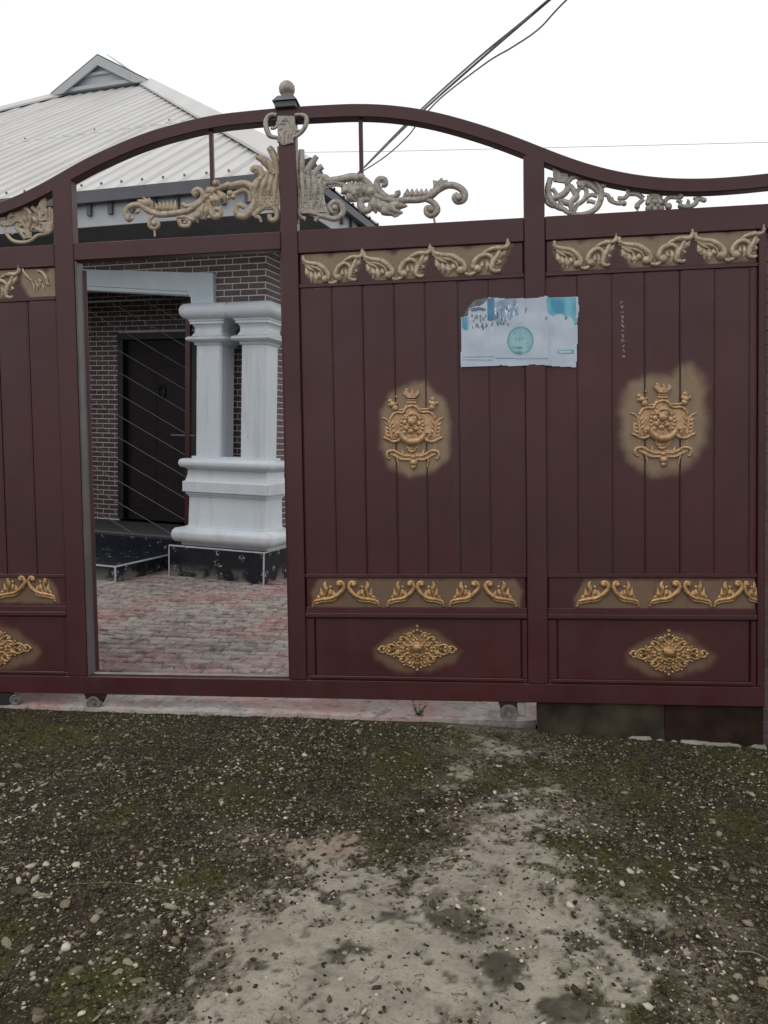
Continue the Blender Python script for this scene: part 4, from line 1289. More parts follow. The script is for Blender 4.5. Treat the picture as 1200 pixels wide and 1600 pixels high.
        for (x, y, r) in [(200, 370, 26), (235, 420, 36), (275, 480, 36), (290, 300, 12), (860, 345, 28), (835, 395, 28), (870, 415, 36), (925, 400, 18), (850, 465, 34), (190, 430, 20)]: o.B(x, y, r)
        o.S([(180, 400), (260, 420), (310, 400)], 12); o.S([(215, 460), (300, 455)], 12); o.S([(800, 370), (880, 390), (935, 380)], 12)
        # oval ground and wreath
        o.fill([(540 + 185 * math.cos(t), 760 + 215 * math.sin(t)) for t in np.linspace(0, 2 * math.pi, 26)[:-1]], -0.004, 0.012)
        for k in range(22):
            t = 2 * math.pi * k / 22
            x, y = 540 + 168 * math.cos(t), 750 + 200 * math.sin(t)
            tt = t + 0.9
            o.leaf([(x - 26 * math.cos(tt), y - 26 * math.sin(tt)), (x, y), (x + 34 * math.cos(tt + .5), y + 34 * math.sin(tt + .5))], 20, -0.004)
        o.S([(440, 640), (490, 580), (560, 565), (625, 590), (660, 650)], 20, dy=-0.004)
        for (x, y, r, d) in [(540, 690, 46, -.010), (500, 645, 26, -.006), (575, 640, 30, -.006), (545, 650, 30, -.012), (430, 700, 28, -.003), (650, 720, 26, -.004), (450, 790, 30, -.004), (600, 800, 32, -.006), (520, 840, 34, -.004), (640, 860, 28, -.004), (420, 860, 28, -.003), (480, 740, 22, -.004), (570, 760, 26, -.008)]: o.B(x, y, r, d)
        o.S([(470, 760), (530, 785), (590, 770)], 14, dy=-.008); o.S([(400, 800), (470, 840), (520, 900)], 16, 8); o.S([(660, 780), (620, 850), (560, 900)], 16, 8)
        o.S([(345, 860), (390, 930), (450, 985), (545, 1005), (640, 985), (710, 920), (740, 860)], 34, 22, 44, dy=-0.003)
        o.S([(450, 1100), (540, 1112), (625, 1100)], 16); o.S([(480, 1130), (540, 1160), (605, 1130)], 20); o.S([(420, 1010), (470, 1085)], 12); o.S([(660, 1010), (620, 1085)], 12)
        # side ferns
        for mir in (0, 1):
            X = (lambda x: x) if not mir else (lambda x: 1105 - x)
            o.S([(X(215), 930), (X(200), 820), (X(185), 720), (X(150), 660), (X(75), 625)], 16, 10)
            for (x0_, y0_, x1_, y1_) in [(195, 760, 110, 700), (198, 810, 120, 770), (205, 860, 125, 835), (212, 910, 130, 895), (200, 760, 265, 650), (210, 820, 275, 720), (215, 880, 280, 790)]:
                o.leaf([(X(x0_), y0_), (X((x0_ + x1_) / 2), (y0_ + y1_) / 2 + 8), (X(x1_), y1_)], 17)
            o.S([(X(95), 935), (X(160), 965), (X(240), 1000), (X(330), 985), (X(375), 920), (X(345), 865), (X(290), 870), (X(275), 915), (X(310), 935)], 15, 12, 20)
            o.B(X(300), 905, 20)
            o.S([(X(545), 1225), (X(430), 1225), (X(340), 1190), (X(250), 1142), (X(165), 1160), (X(145), 1205), (X(165), 1262), (X(200), 1265)], 13, 12, 17)
            o.S([(X(545), 1280), (X(380), 1280), (X(290), 1235), (X(200), 1195)], 14, 8, 16)
            o.S([(X(300), 1250), (X(320), 1330), (X(330), 1400)], 12, 6)
            o.S([(X(385), 1130), (X(400), 1200)], 12, 16); o.S([(X(215), 1030), (X(210), 1110)], 5)
        o.B(560, 1240, 28, -.004); o.B(565, 1325, 42); o.B(565, 1395, 30); o.S([(565, 1400), (565, 1450)], 18, 8)
        return o
    cr = crest().make('crest', M['gold_crest'])
    c2 = link('crest', cr.data, gate)
    a1 = g(645.5, 670.5, 0.022); a2 = g(1037, 664, 0.022)
    c2.location = (a2[0] - a1[0], 0, a2[1] - a1[1])

    # ---- medallions
    def medal(cx, cy):
        o = Orn(cx, cy, 1, 0.018, -0.018, 1.0)
        o.fill([(x * 0.78, y * 0.78) for x, y in [(-55, 0), (-30, -14), (-14, -24), (0, -30), (14, -24), (30, -14), (55, 0), (30, 14), (14, 24), (0, 30), (-14, 24), (-30, 14)]], -0.002, 0.006)
        for k in range(16):
            t = 2 * math.pi * k / 16; o.B(15.5 * math.cos(t), 15.5 * math.sin(t), 3.0, -0.003)
        o.S([(13 * math.cos(t), 13 * math.sin(t)) for t in np.linspace(0, 2 * math.pi, 14)], 1.8, sub=2, dy=-0.004)
        o.B(0, -3, 9, -0.006); o.B(0, 6, 5, -.008); o.S([(-8, -6), (0, -11), (8, -6)], 3, dy=-.01); o.S([(-8, 7), (0, 11), (8, 7)], 2.6, dy=-.008); o.B(-5, 2, 3, -.01); o.B(5, 2, 3, -.01)
        for mx in (1, -1):
            for my in (1, -1):
                q = lambda pts: [(mx * x, my * y) for x, y in pts]
                o.S(q([(16, -4), (24, -12), (33, -9), (31, -2), (24, -4)]), 2.4, 1.8, sub=3)
                o.S(q([(30, -3), (40, -8), (49, -4), (46, 1), (40, -1)]), 2.2, 1.6, sub=3)
                o.S(q([(48, -3), (55, -5), (60, -1)]), 2.0, 1.8, sub=3)
                o.S(q([(4, -17), (10, -26), (17, -22), (14, -16)]), 2.2, 1.8, sub=3)
                o.S(q([(14, -14), (22, -20), (28, -16), (24, -11)]), 2.2, 1.6, sub=3)
                for (x, y, r) in [(30, -6, 3.2), (44, -3, 2.8), (12, -21, 3), (25, -15, 3), (36, -11, 2.2), (20, -24, 2.2), (6, -28, 2.4), (52, -1, 2.6), (37, 0, 3), (22, -2, 3.2)]: o.B(mx * x, my * y, r, -0.002)
        for y in (-30, -36, 32): o.B(0, y, 2.8)
        o.B(-60, 0, 3); o.B(60, 0, 3)
        return o
    for cx, cy in ((1045, 1022), (652, 1015), (-12, 1013)):
        medal(cx, cy).make('medallion', M['gold_deep'])

    # ---- upper band garlands: unit traced once, fitted between its two peaks
    def garland(xa, ya, xb, yb):
        o = Orn(xa, ya, 1, 0.020, -0.0200, 1.0)
        kx = (xb - xa) / 700.0; ky = 1 / 7.5
        o.tr = lambda x, y: g(xa + (x - 140) * kx, ya + (yb - ya) * (x - 140) / 700.0 + (y - 110) * ky, 0.018)
        o.k = (kx + ky) / 2 / 292 * 1.45
        o.S([(140, 110), (150, 170), (220, 205), (310, 225), (385, 275), (435, 345), (425, 405), (395, 410)], 14, 20, 24)
        o.S([(135, 190), (210, 235), (300, 265), (360, 310), (380, 370)], 10, 8, 17)
        o.S([(160, 225), (230, 275), (290, 305)], 10, 6, 16)
        for p in ([(170, 250), (190, 320), (205, 380)], [(225, 290), (240, 360), (235, 430)], [(275, 300), (290, 380), (285, 450)], [(330, 310), (330, 360), (305, 400)]): o.leaf(p, 22)
        o.B(400, 400, 30, -0.003)
        o.S([(840, 70), (845, 130), (800, 170), (720, 165), (640, 195), (590, 235)], 14, 8, 22)
        o.S([(690, 340), (695, 275), (645, 235), (580, 250), (530, 310), (520, 370), (550, 405)], 14, 18, 20)
        o.B(560, 395, 30, -0.003); o.S([(440, 440), (490, 455), (545, 430)], 14)
        o.S([(770, 190), (740, 260), (705, 330), (690, 410), (740, 435), (775, 420)], 16, 10, 20)
        o.leaf([(820, 180), (790, 240), (745, 300)], 20); o.leaf([(745, 300), (765, 330), (730, 350)], 16)
        o.leaf([(640, 300), (655, 360), (640, 430)], 18); o.leaf([(600, 300), (600, 350), (575, 390)], 15)
        o.S([(840, 65), (840, 120)], 16)
        return o
    for (xa, ya, xb, yb) in ((474, 400, 566, 394), (569, 394, 672, 388), (676, 387, 793, 380), (866, 377, 962, 371), (967, 371, 1081, 365), (1086, 364, 1192, 358), (-64, 427, 30, 421), (34, 421, 122, 415)):
        if xa == 34: continue
        garland(xa, ya, xb, yb).make('garland', M['gold_band'])
    o = Orn(0, 300, 8.889, 0.020, -0.0200, 1.0)
    o.S([(310, 1050), (340, 1120), (400, 1190), (450, 1240)], 18, 12, 24); o.S([(520, 1095), (590, 1120), (640, 1190), (655, 1270), (690, 1290)], 18, 12, 26)
    o.leaf([(490, 1230), (520, 1300), (515, 1380)], 22); o.leaf([(540, 1200), (560, 1260), (550, 1330)], 20); o.leaf([(440, 1240), (470, 1310), (470, 1390)], 18); o.B(560, 1240, 26); o.leaf([(580, 1260), (600, 1320), (600, 1380)], 16)
    o.make('garland', M['gold_band'])

    # ---- lower band scrolls
    def scroll(xa, xb, y0, mir):
        o = Orn(xa, y0, 1, 0.020, -0.0190, 1.0)
        kx = (xb - xa) / 200.0; ky = 1 / 3.871
        o.tr = (lambda x, y: g(xa + ((240 - x) if mir else (x - 40)) * kx, y0 + (y - 30) * ky, 0.018))
        o.k = (kx + ky) / 2 / 292 * 1.75
        o.S([(48, 190), (60, 160), (110, 148), (165, 140), (215, 110), (238, 75), (225, 45), (200, 48), (205, 68)], 5, 6, 10)
        o.S([(60, 175), (110, 162), (170, 155), (210, 130)], 4, 4, 6)
        o.B(208, 58, 10, -0.003)
        for p in ([(85, 150), (100, 120), (95, 78)], [(110, 146), (128, 100), (120, 60), (130, 38)], [(135, 142), (155, 110), (152, 72)], [(160, 136), (178, 118), (172, 92)]): o.leaf(p, 9)
        o.leaf([(70, 155), (85, 135), (105, 128)], 8); o.B(155, 74, 7); o.B(48, 188, 6)
        return o
    y_at = lambda x: 906 + (x - 480) * 0.0005
    for (xa, xb, m) in ((487, 538, 0), (545, 594, 1), (604, 647, 0), (652, 695, 1), (701, 748, 0), (758, 808, 1), (900, 951, 0), (958, 999, 1), (1014, 1062, 0), (1069, 1112, 1), (1115, 1159, 0), (1163, 1189, 1), (-6, 40, 0), (45, 88, 1), (-56, -12, 1)):
        y0 = 906 if xa > 400 else 898
        scroll(xa, xb, y0, m).make('scroll', M['gold_deep'])

    # ---- openwork castings over the top rail
    A = Orn(190, 230, 4.8, 0.0, -0.004, 0.55); A.k *= 1.15
    A.S([(45, 545), (30, 500), (50, 455), (100, 435), (150, 440), (200, 475), (280, 505), (400, 498), (500, 480), (585, 425), (645, 370), (700, 320), (770, 300)], 16, 20, 22)
    A.S([(770, 300), (850, 285), (920, 275), (985, 310), (1005, 380), (985, 455), (935, 515), (880, 515), (858, 475), (880, 435), (925, 455)], 20, 14, 26)
    A.S([(795, 385), (850, 350), (920, 325), (960, 355), (965, 410)], 16, 12)
    A.leaf([(40, 500), (60, 540), (100, 530)], 24); A.leaf([(150, 465), (120, 490), (95, 492)], 14)
    A.S([(262, 500), (215, 545), (215, 595), (255, 612), (280, 580), (255, 560)], 14, 12); A.B(248, 575, 20); A.S([(248, 610), (252, 672)], 7)
    for q in ([(205, 470), (170, 420), (120, 400)], [(220, 480), (195, 420), (160, 375)], [(235, 480), (215, 420), (205, 380)]): A.leaf(q, 24)
    for k in range(6): A.leaf([(255 + 27 * k, 498), (268 + 27 * k, 460), (255 + 30 * k, 420 - 4 * k)], 19)
    A.S([(455, 430), (500, 448), (560, 425), (608, 385), (605, 340), (570, 318), (540, 340), (560, 368)], 14, 14, 18); A.B(562, 350, 16)
    A.S([(415, 530), (480, 525), (540, 545), (590, 500), (625, 430)], 12, 22, 18); A.S([(430, 545), (450, 590), (500, 590), (510, 555), (480, 545)], 15, 13); A.B(478, 568, 14)
    for q in ([(615, 420), (600, 480), (610, 545)], [(635, 410), (640, 480), (628, 545)], [(590, 440), (560, 520), (575, 570)]): A.leaf(q, 24)
    A.S([(650, 400), (670, 480), (700, 525), (740, 510), (742, 475), (705, 465)], 22, 16, 20); A.leaf([(690, 350), (720, 400), (725, 450)], 32); A.leaf([(650, 360), (690, 400), (700, 450)], 30); A.leaf([(720, 330), (760, 380), (780, 420)], 32)
    A.leaf([(620, 370), (660, 330), (700, 300)], 28); A.B(710, 275, 26); A.leaf([(740, 300), (800, 290), (850, 270)], 26); A.B(815, 350, 22); A.B(840, 375, 18)
    A.S([(990, 520), (1040, 470), (1100, 445), (1150, 460), (1172, 510), (1150, 548), (1115, 540), (1110, 505)], 18, 14, 20)
    A.S([(1000, 520), (1035, 530), (1050, 565)], 14, 8); A.S([(985, 500), (1010, 440), (1045, 380)], 16); A.S([(1020, 500), (1050, 440), (1080, 400)], 12)
    A.fill([(1000, 250), (1090, 215), (1175, 190), (1178, 470), (1060, 470), (1000, 440), (1010, 350)], -0.006, 0.008)
    for i in range(6):
        for j in range(8):
            x, y = 1022 + i * 26 + (13 if j % 2 else 0), 262 + j * 25
            if x < 1168: A.B(x, y, 6.5, -0.006)
    for q in ([(1010, 440), (1000, 330), (1040, 250), (1075, 190)], [(1050, 460), (1050, 340), (1085, 240), (1110, 160)], [(1100, 460), (1105, 330), (1130, 230), (1140, 150)], [(1150, 450), (1150, 330), (1165, 230), (1168, 150)], [(1000, 400), (985, 330), (1005, 270), (1040, 225)]): A.leaf(q, 22, -0.005)
    A.S([(1060, 225), (1040, 180), (1000, 160), (975, 185)], 24, 18, 24); A.S([(1085, 200), (1050, 195), (1000, 190)], 16, 14)
    A.S([(1150, 210), (1110, 140), (1060, 95), (1015, 75)], 30, 16, 28); A.S([(1172, 210), (1160, 110), (1125, 30), (1105, 5)], 18, 18, 24)
    A.S([(1176, 0), (1178, 440)], 6, dy=-.004)
    A.make('openwork_casting', M['gold_old'])

    Bn = Orn(455, 220, 4.286, 0.0, -0.004, 0.55); Bn.k *= 1.15
    Bn.S([(70, 210), (70, 130), (70, 62)], 20, 17); Bn.S([(100, 215), (135, 160), (172, 105)], 22, 16); Bn.S([(150, 235), (180, 195), (212, 172)], 22, 18)
    Bn.fill([(60, 190), (180, 225), (240, 250), (215, 330), (225, 410), (240, 480), (60, 490)], -0.006, 0.008)
    for i in range(6):
        for j in range(9):
            x, y = 74 + i * 24 + (12 if j % 2 else 0), 222 + j * 24
            if x < 200: Bn.B(x, y, 6, -0.006)
    for q in ([(80, 450), (78, 330), (72, 230), (70, 150)], [(115, 460), (120, 330), (115, 240), (125, 170)], [(150, 460), (165, 340), (150, 250), (165, 190)], [(190, 460), (205, 350), (195, 280), (220, 235)]): Bn.leaf(q, 19, -0.005)
    Bn.S([(52, 190), (50, 560)], 6)
    Bn.S([(180, 500), (240, 515), (300, 525), (345, 485), (335, 430), (290, 412), (258, 445), (285, 480), (312, 462)], 14, 12, 18); Bn.B(295, 452, 22)
    Bn.S([(160, 540), (185, 500), (140, 485), (80, 440), (52, 470), (60, 510), (95, 525)], 12, 12, 15)
    for q in ([(120, 480), (150, 430), (130, 390)], [(170, 490), (190, 430), (170, 380)], [(215, 490), (215, 430), (200, 380)]): Bn.leaf(q, 16)
    Bn.S([(200, 380), (205, 320), (240, 285), (300, 280), (350, 300), (375, 350)], 15, 15, 20)
    for k in range(9): Bn.B(222 + 18 * k, 330 - 32 * math.sin(math.pi * (k + 1) / 11) + 6, 8, -0.004)
    Bn.S([(180, 240), (230, 250), (250, 270), (330, 262), (420, 245), (500, 275), (545, 330), (560, 390)], 18, 16, 24)
    for q in ([(350, 290), (370, 340), (380, 370)], [(390, 280), (410, 340), (450, 400)], [(430, 280), (450, 330), (480, 400)], [(465, 280), (500, 340), (510, 410)], [(500, 290), (530, 350), (545, 420)], [(415, 300), (425, 360), (440, 410)]): Bn.leaf(q, 34)
    Bn.S([(530, 390), (480, 400), (465, 430), (490, 470), (530, 455), (540, 410)], 18, 18, 22); Bn.leaf([(370, 330), (400, 380), (440, 410)], 30)
    for q in ([(550, 360), (555, 430), (570, 490)], [(570, 380), (600, 440), (640, 500)], [(590, 400), (650, 455), (700, 515)], [(610, 410), (680, 460), (745, 490)], [(640, 430), (710, 435), (780, 440)], [(600, 420), (630, 470), (700, 500)]): Bn.leaf(q, 30)
    Bn.fill([(545, 400), (590, 400), (650, 440), (720, 460), (750, 480), (710, 510), (650, 500), (600, 480), (565, 470)], -0.003, 0.008)
    Bn.S([(560, 370), (620, 390), (700, 405), (780, 398), (860, 395), (930, 375), (985, 330), (1050, 300), (1115, 310), (1160, 350), (1155, 395), (1115, 408), (1095, 380), (1120, 362)], 20, 18, 20); Bn.B(1125, 385, 26)
    Bn.S([(640, 385), (595, 345), (575, 300), (590, 262), (625, 265), (630, 295), (605, 300)], 20, 14, 20); Bn.S([(620, 380), (680, 378), (715, 360), (712, 338)], 14, 16)
    Bn.S([(560, 330), (590, 380), (640, 400)], 12)
    for k in range(6): Bn.leaf([(745 + 33 * k, 392), (775 + 31 * k, 360), (778 + 32 * k, 322)], 20)
    Bn.fill([(948, 266), (982, 272), (1008, 248), (1020, 268), (1048, 264), (1050, 290), (1000, 330), (950, 372), (940, 340), (952, 310)], -0.004, 0.008)
    Bn.S([(840, 395), (905, 395), (955, 420), (978, 465), (945, 500), (910, 485), (910, 450), (940, 455)], 14, 14, 20); Bn.B(935, 465, 24)
    Bn.S([(952, 500), (962, 550)], 6); Bn.B(470, 248, 24); Bn.B(488, 262, 14)
    Bn.make('openwork_casting', M['gold_pale'])

    Cn = Orn(840, 250, 4.444, 0.0, -0.004, 0.55); Cn.k *= 1.15
    Cn.S([(200, 165), (245, 122), (330, 112), (400, 145), (440, 215), (430, 300), (385, 355), (300, 382), (215, 368), (150, 325), (105, 325)], 14, 12, 17)
    Cn.S([(90, 125), (72, 200), (85, 275), (140, 330), (200, 350)], 16, 12, 20); Cn.fill([(104, 50), (130, 60), (160, 95), (205, 98), (215, 125), (185, 160), (110, 150)])
    Cn.S([(200, 150), (212, 190), (185, 235), (120, 268), (50, 262), (28, 250)], 16, 12, 20); Cn.B(40, 262, 16); Cn.S([(55, 265), (70, 300), (110, 325)], 14)
    Cn.S([(225, 180), (262, 235), (265, 262), (230, 300), (235, 345)], 15, 14, 20); Cn.S([(265, 250), (290, 200), (330, 200), (338, 240), (320, 280), (270, 315)], 12, 14)
    Cn.S([(275, 165), (340, 165), (385, 190), (420, 235)], 20, 12, 22); Cn.S([(330, 270), (370, 245), (415, 255)], 12); Cn.S([(100, 200), (130, 240), (170, 320)], 12); Cn.leaf([(150, 270), (200, 300), (240, 330)], 20)
    Cn.fill([(440, 155), (472, 165), (470, 192), (440, 190)]); Cn.S([(340, 290), (370, 290), (400, 300)], 12); Cn.S([(280, 180), (300, 170), (320, 190)], 22); Cn.fill([(225, 310), (290, 315), (260, 375), (220, 368)])
    Cn.S([(435, 240), (485, 248), (505, 285), (560, 305), (605, 300)], 13, 11); Cn.B(600, 305, 15); Cn.S([(510, 262), (520, 285)], 10); Cn.S([(555, 268), (600, 268), (630, 240), (640, 238), (690, 240), (735, 270)], 12, 14); Cn.S([(628, 195), (628, 240)], 12); Cn.S([(560, 265), (575, 290)], 8)
    Cn.S([(735, 275), (705, 300), (685, 320)], 12, 14); Cn.B(690, 325, 16); Cn.S([(690, 325), (692, 360)], 6)
    for k in range(7):
        a = math.pi * (0.02 + 0.96 * k / 6); Cn.leaf([(812, 285), (812 + 35 * math.cos(a), 285 - 35 * math.sin(a)), (812 + 72 * math.cos(a) * .9, 285 - 62 * math.sin(a))], 22)
    for (x, y) in ((770, 300), (812, 295), (855, 300), (790, 325), (835, 325), (770, 340), (812, 345), (855, 340)): Cn.B(x, y, 20)
    Cn.S([(880, 290), (915, 262), (990, 262), (1000, 240)], 12, 12); Cn.S([(990, 220), (992, 262)], 14); Cn.S([(865, 300), (900, 315)], 12); Cn.B(908, 325, 20); Cn.S([(965, 280), (1000, 300)], 12); Cn.B(990, 322, 16)
    Cn.S([(985, 322), (1050, 326), (1095, 305), (1110, 272), (1150, 280)], 12, 14); Cn.B(1155, 282, 14); Cn.leaf([(1030, 320), (1045, 295), (1040, 272)], 12); Cn.leaf([(1100, 290), (1090, 270), (1085, 258)], 12); Cn.S([(905, 330), (905, 360)], 6); Cn.S([(270, 375), (270, 410)], 20)
    Cn.make('openwork_casting', M['gold_pale'])

    D = Orn(0, 300, 8.889, 0.0, -0.004, 0.55)
    D.S([(-320, 430), (-200, 400), (-90, 380), (0, 380), (90, 368)], 26, 24); D.S([(-150, 470), (-60, 440), (0, 440), (70, 465), (150, 450), (215, 395)], 26, 22, 30)
    D.S([(65, 470), (95, 580), (170, 670), (260, 700), (360, 700), (440, 672), (520, 610), (620, 590), (700, 560), (735, 480), (735, 240)], 24, 20, 26)
    D.S([(220, 490), (285, 565), (360, 655)], 26); D.S([(120, 360), (170, 270), (250, 225), (335, 220), (400, 270), (430, 340), (415, 440), (370, 520)], 30, 30, 36)
    D.S([(345, 290), (345, 370), (395, 440), (385, 520)], 26); D.S([(150, 470), (190, 430), (240, 400), (300, 420), (340, 470), (360, 520)], 28, 20); D.B(300, 470, 34); D.S([(445, 215), (500, 260), (560, 320), (570, 400), (630, 385)], 30, 24, 34)
    D.fill([(590, 85), (635, 90), (640, 300), (600, 330), (540, 290), (520, 240)]); D.S([(650, 240), (650, 400)], 30); D.S([(700, 215), (700, 420)], 24); D.S([(560, 440), (640, 450), (735, 440)], 26)
    D.fill([(340, 520), (420, 520), (440, 640), (380, 650)]); D.S([(450, 500), (520, 520), (600, 560)], 26); D.B(470, 500, 30); D.leaf([(130, 340), (170, 330), (210, 340)], 30); D.leaf([(440, 330), (500, 400), (520, 470)], 44)
    D.S([(380, 560), (400, 620)], 30); D.leaf([(130, 560), (180, 580), (215, 560)], 24); D.fill([(600, 450), (735, 450), (720, 550), (640, 580), (590, 560)])
    D.fill([(80, 380), (150, 270), (330, 230), (440, 330), (540, 300), (640, 400), (560, 500), (400, 560), (240, 470), (120, 460)], 0.002, 0.010)
    D.make('openwork_casting', M['gold_old'])

    # ---- collar on the centre post and finial
    K = Orn(395, 110, 10.667, 0.036, -0.036, 0.8)
    K.S([(400, 745), (310, 740), (240, 790), (212, 880), (235, 990), (275, 1080), (330, 1110), (415, 1130), (440, 1200)], 34, 26, 44)
    K.S([(300, 960), (370, 960), (410, 900), (400, 850)], 30, 18); K.fill([(410, 760), (700, 760), (705, 1000), (690, 1120), (660, 1215), (570, 1240), (480, 1250), (430, 1180), (410, 1000)], -0.002, 0.02)
    K.S([(700, 745), (790, 740), (880, 770), (895, 860), (860, 960), (800, 1040), (740, 1090), (690, 1110)], 28, 26, 42); K.S([(800, 1010), (730, 1000), (700, 960)], 26, 18)
    K.S([(490, 850), (540, 800), (600, 830), (640, 900), (660, 990), (640, 1080)], 22, 18, 30); K.S([(490, 1230), (500, 1140), (470, 1080), (430, 1040)], 28, 18, 34); K.S([(575, 1230), (560, 1150), (580, 1080), (600, 1030)], 28, 18, 34); K.S([(655, 1215), (660, 1140), (700, 1090)], 26, 18)
    K.S([(530, 960), (530, 1130)], 14, 10); K.S([(430, 900), (480, 880), (540, 900)], 20); K.S([(440, 990), (490, 960)], 24); K.B(545, 840, 26)
    K.make('post_collar', M['gold_pale'])
    b = MB()
    cu = (uC0 + uC1) / 2 - 0.002
    z_ = lambda y: g(443, 110 + y / 10.667, 0.0)[1]
    hw = (uC1 - uC0) / 2 + 0.010
    b.box(cu - hw, cu + hw, -hw, hw, z_(690), z_(592), bev=0.003)
    b2 = 0.078; b3 = 0.052
    v = [(cu - b2 * .82, -b2 * .82, z_(590)), (cu + b2 * .82, -b2 * .82, z_(590)), (cu + b2 * .82, b2 * .82, z_(590)), (cu - b2 * .82, b2 * .82, z_(590)), (cu - b3 * .78, -b3 * .78, z_(480)), (cu + b3 * .78, -b3 * .78, z_(480)), (cu + b3 * .78, b3 * .78, z_(480)), (cu - b3 * .78, b3 * .78, z_(480))]
    b.add(v, [(0, 1, 2, 3), (4, 5, 6, 7), (0, 1, 5, 4), (1, 2, 6, 5), (2, 3, 7, 6), (3, 0, 4, 7)])
    obj('post_cap', b, M['gutter'], gate)
    b = MB(); prof = [(0.030, z_(480)), (0.034, z_(462)), (0.029, z_(450))]
    c0 = (z_(455) + z_(180)) / 2; rr = (z_(180) - z_(455)) / 2
    for i in range(1, 10):
        t = math.pi * i / 10; prof.append((max(rr * math.sin(t) * 1.02, 0.026 if i < 3 else 0), c0 - rr * math.cos(t)))
    prof.append((0.002, z_(178))); n = 20; v = []; f = []
    for (r, z) in prof:
        for k in range(n): v.append((cu + r * math.cos(2 * math.pi * k / n), r * math.sin(2 * math.pi * k / n), z))
    for i in range(len(prof) - 1):
        for k in range(n): f.append((i * n + k, i * n + (k + 1) % n, (i + 1) * n + (k + 1) % n, (i + 1) * n + k))
    f.append(tuple(range(n))); f.append(tuple((len(prof) - 1) * n + k for k in range(n)))
    b.add(v, f); obj('finial', b, M['gold_pale'], gate, 50)
    # ---- thin rods between arch and castings
    for (x, yb) in ((331, 283), (564, 274)):
        u, z0 = g(x + 1, yb, 0); b = MB(); b.box(u - 0.010, u + 0.010, -0.010, 0.010, z0 - 0.02, archz(u) + 0.01); obj('rod', b, M['maroon'], gate)

    # ---- wicket door, swung inwards behind the left leaf
    wd = bpy.data.objects.new('wicket_door', None); COL.objects.link(wd); wd.parent = gate
    wd.location = (uL1 + 0.010, 0.045, 0); wd.rotation_euler = (0, 0, math.radians(122))
    W_, z0, z1 = uC0 - uL1 - 0.02, zb1 + 0.01, zd - 0.03
    b = MB(); b.box(0, 0.05, -0.02, 0.02, z0, z1, bev=0.003); b.box(W_ - 0.05, W_, -0.02, 0.02, z0, z1, bev=0.003); b.box(0.05, W_ - 0.05, -0.02, 0.02, z1 - 0.05, z1, bev=0.003); b.box(0.05, W_ - 0.05, -0.02, 0.02, z0, z0 + 0.05, bev=0.003)
    obj('door_frame', b, M['maroon'], wd)
    b = MB(); b.box(0.05, W_ - 0.05, -0.004, 0.004, z0 + 0.05, z1 - 0.05); obj('door_sheet', b, M['maroon'], wd)
    # worn angle-iron jamb lining the opening
    b = MB(); b.box(uL1 + 0.0005, uL1 + 0.012, -0.024, 0.045, zb1 + 0.001, zd - 0.001, bev=0.002); obj('jamb_angle', b, M['jamb'], gate)
    b = MB(); b.box(uC0 - 0.012, uC0 - 0.0005, -0.010, 0.045, zb1 + 0.001, zd - 0.001, bev=0.002); obj('jamb_angle', b, M['maroon'], gate)
    b = MB(); b.box(uL1 + 0.013, uC0 - 0.013, 0.012, 0.036, zb1 + 0.0005, zb1 + 0.008, bev=0.002); obj('sill_strip', b, M['conc'], gate)
    # ---- wheels
    def wheel(x, y, r, side):
        u, z = g(x, y, 0.0)
        w = MB()
        prof = [(r, -0.012), (r, -0.007), (r * 0.82, -0.003), (r * 0.82, 0.003), (r, 0.007), (r, 0.012)]
        n = 24; v = []; f = []
        for (rr, yy) in [(0.001, -0.006), (r * .55, -0.006), (r * .8, -0.013)] + prof + [(0.001, 0.012)]:
            for k in range(n): v.append((u + rr * math.cos(2 * math.pi * k / n), yy - 0.026 * side, z + rr * math.sin(2 * math.pi * k / n)))
        m = len(prof) + 4
        for i in range(m - 1):
            for k in range(n): f.append((i * n + k, i * n + (k + 1) % n, (i + 1) * n + (k + 1) % n, (i + 1) * n + k))
        w.add(v, f); wo = obj('wheel', w, M['rubber'], gate, 40)
        h = MB(); h.tube([(u, -0.026 * side - 0.022, z), (u, -0.026 * side + 0.01, z)], r * 0.26, 10); obj('hub', h, M['rubber'], wo, 40)
        return u, z
    u, z = wheel(150, 1097, 0.040, 0.75)
    b = MB(); b.prism([(u - 0.062, zb0), (u + 0.062, zb0), (u + 0.052, zb0 - 0.028), (u + 0.036, z + 0.012), (u - 0.036, z + 0.012), (u - 0.050, zb0 - 0.028)], -0.016, -0.003); b.prism([(u - 0.062, zb0), (u + 0.062, zb0), (u + 0.034, z - 0.005), (u - 0.034, z - 0.005)], 0.018, 0.022); obj('wheel_bracket', b, M['maroon'], gate)
    u, z = wheel(795, 1113, 0.046, 0.9)
    b = MB(); b.prism([(u - 0.055, zb0), (u + 0.055, zb0), (u + 0.040, z + 0.012), (u - 0.040, z + 0.012)], -0.008, -0.003); obj('wheel_bracket', b, M['maroon'], gate)
    b = MB(); u2 = g(815, 1112)[0]; b.box(u2 - 0.022, u2 + 0.022, -0.024, -0.01, zb0 - 0.075, zb0 - 0.002, bev=0.006); obj('guide_block', b, M['conc'], gate)
    u, z = wheel(27, 1092, 0.030, 0.5)
    b = MB(); b.box(u - 0.6, u - 0.025, -0.02, 0.02, zb0 - 0.075, zb0 - 0.002, bev=0.004); obj('wheel_bracket', b, M['steel_dark'], gate)
    # ---- plates under the right half
    ua = g(840, 1115)[0]; ub = g(1040, 1130)[0]
    b = MB(); b.box(ua, ub - 0.001, -0.010, 0.0, -0.10, zb0 - 0.001, bev=0.002); obj('skirt_plate', b, M['grimy'], gate)
    b = MB(); b.box(ub + 0.001, uE, -0.014, -0.002, -0.14, zb0 - 0.001, bev=0.002); obj('skirt_plate', b, M['rusty'], gate)
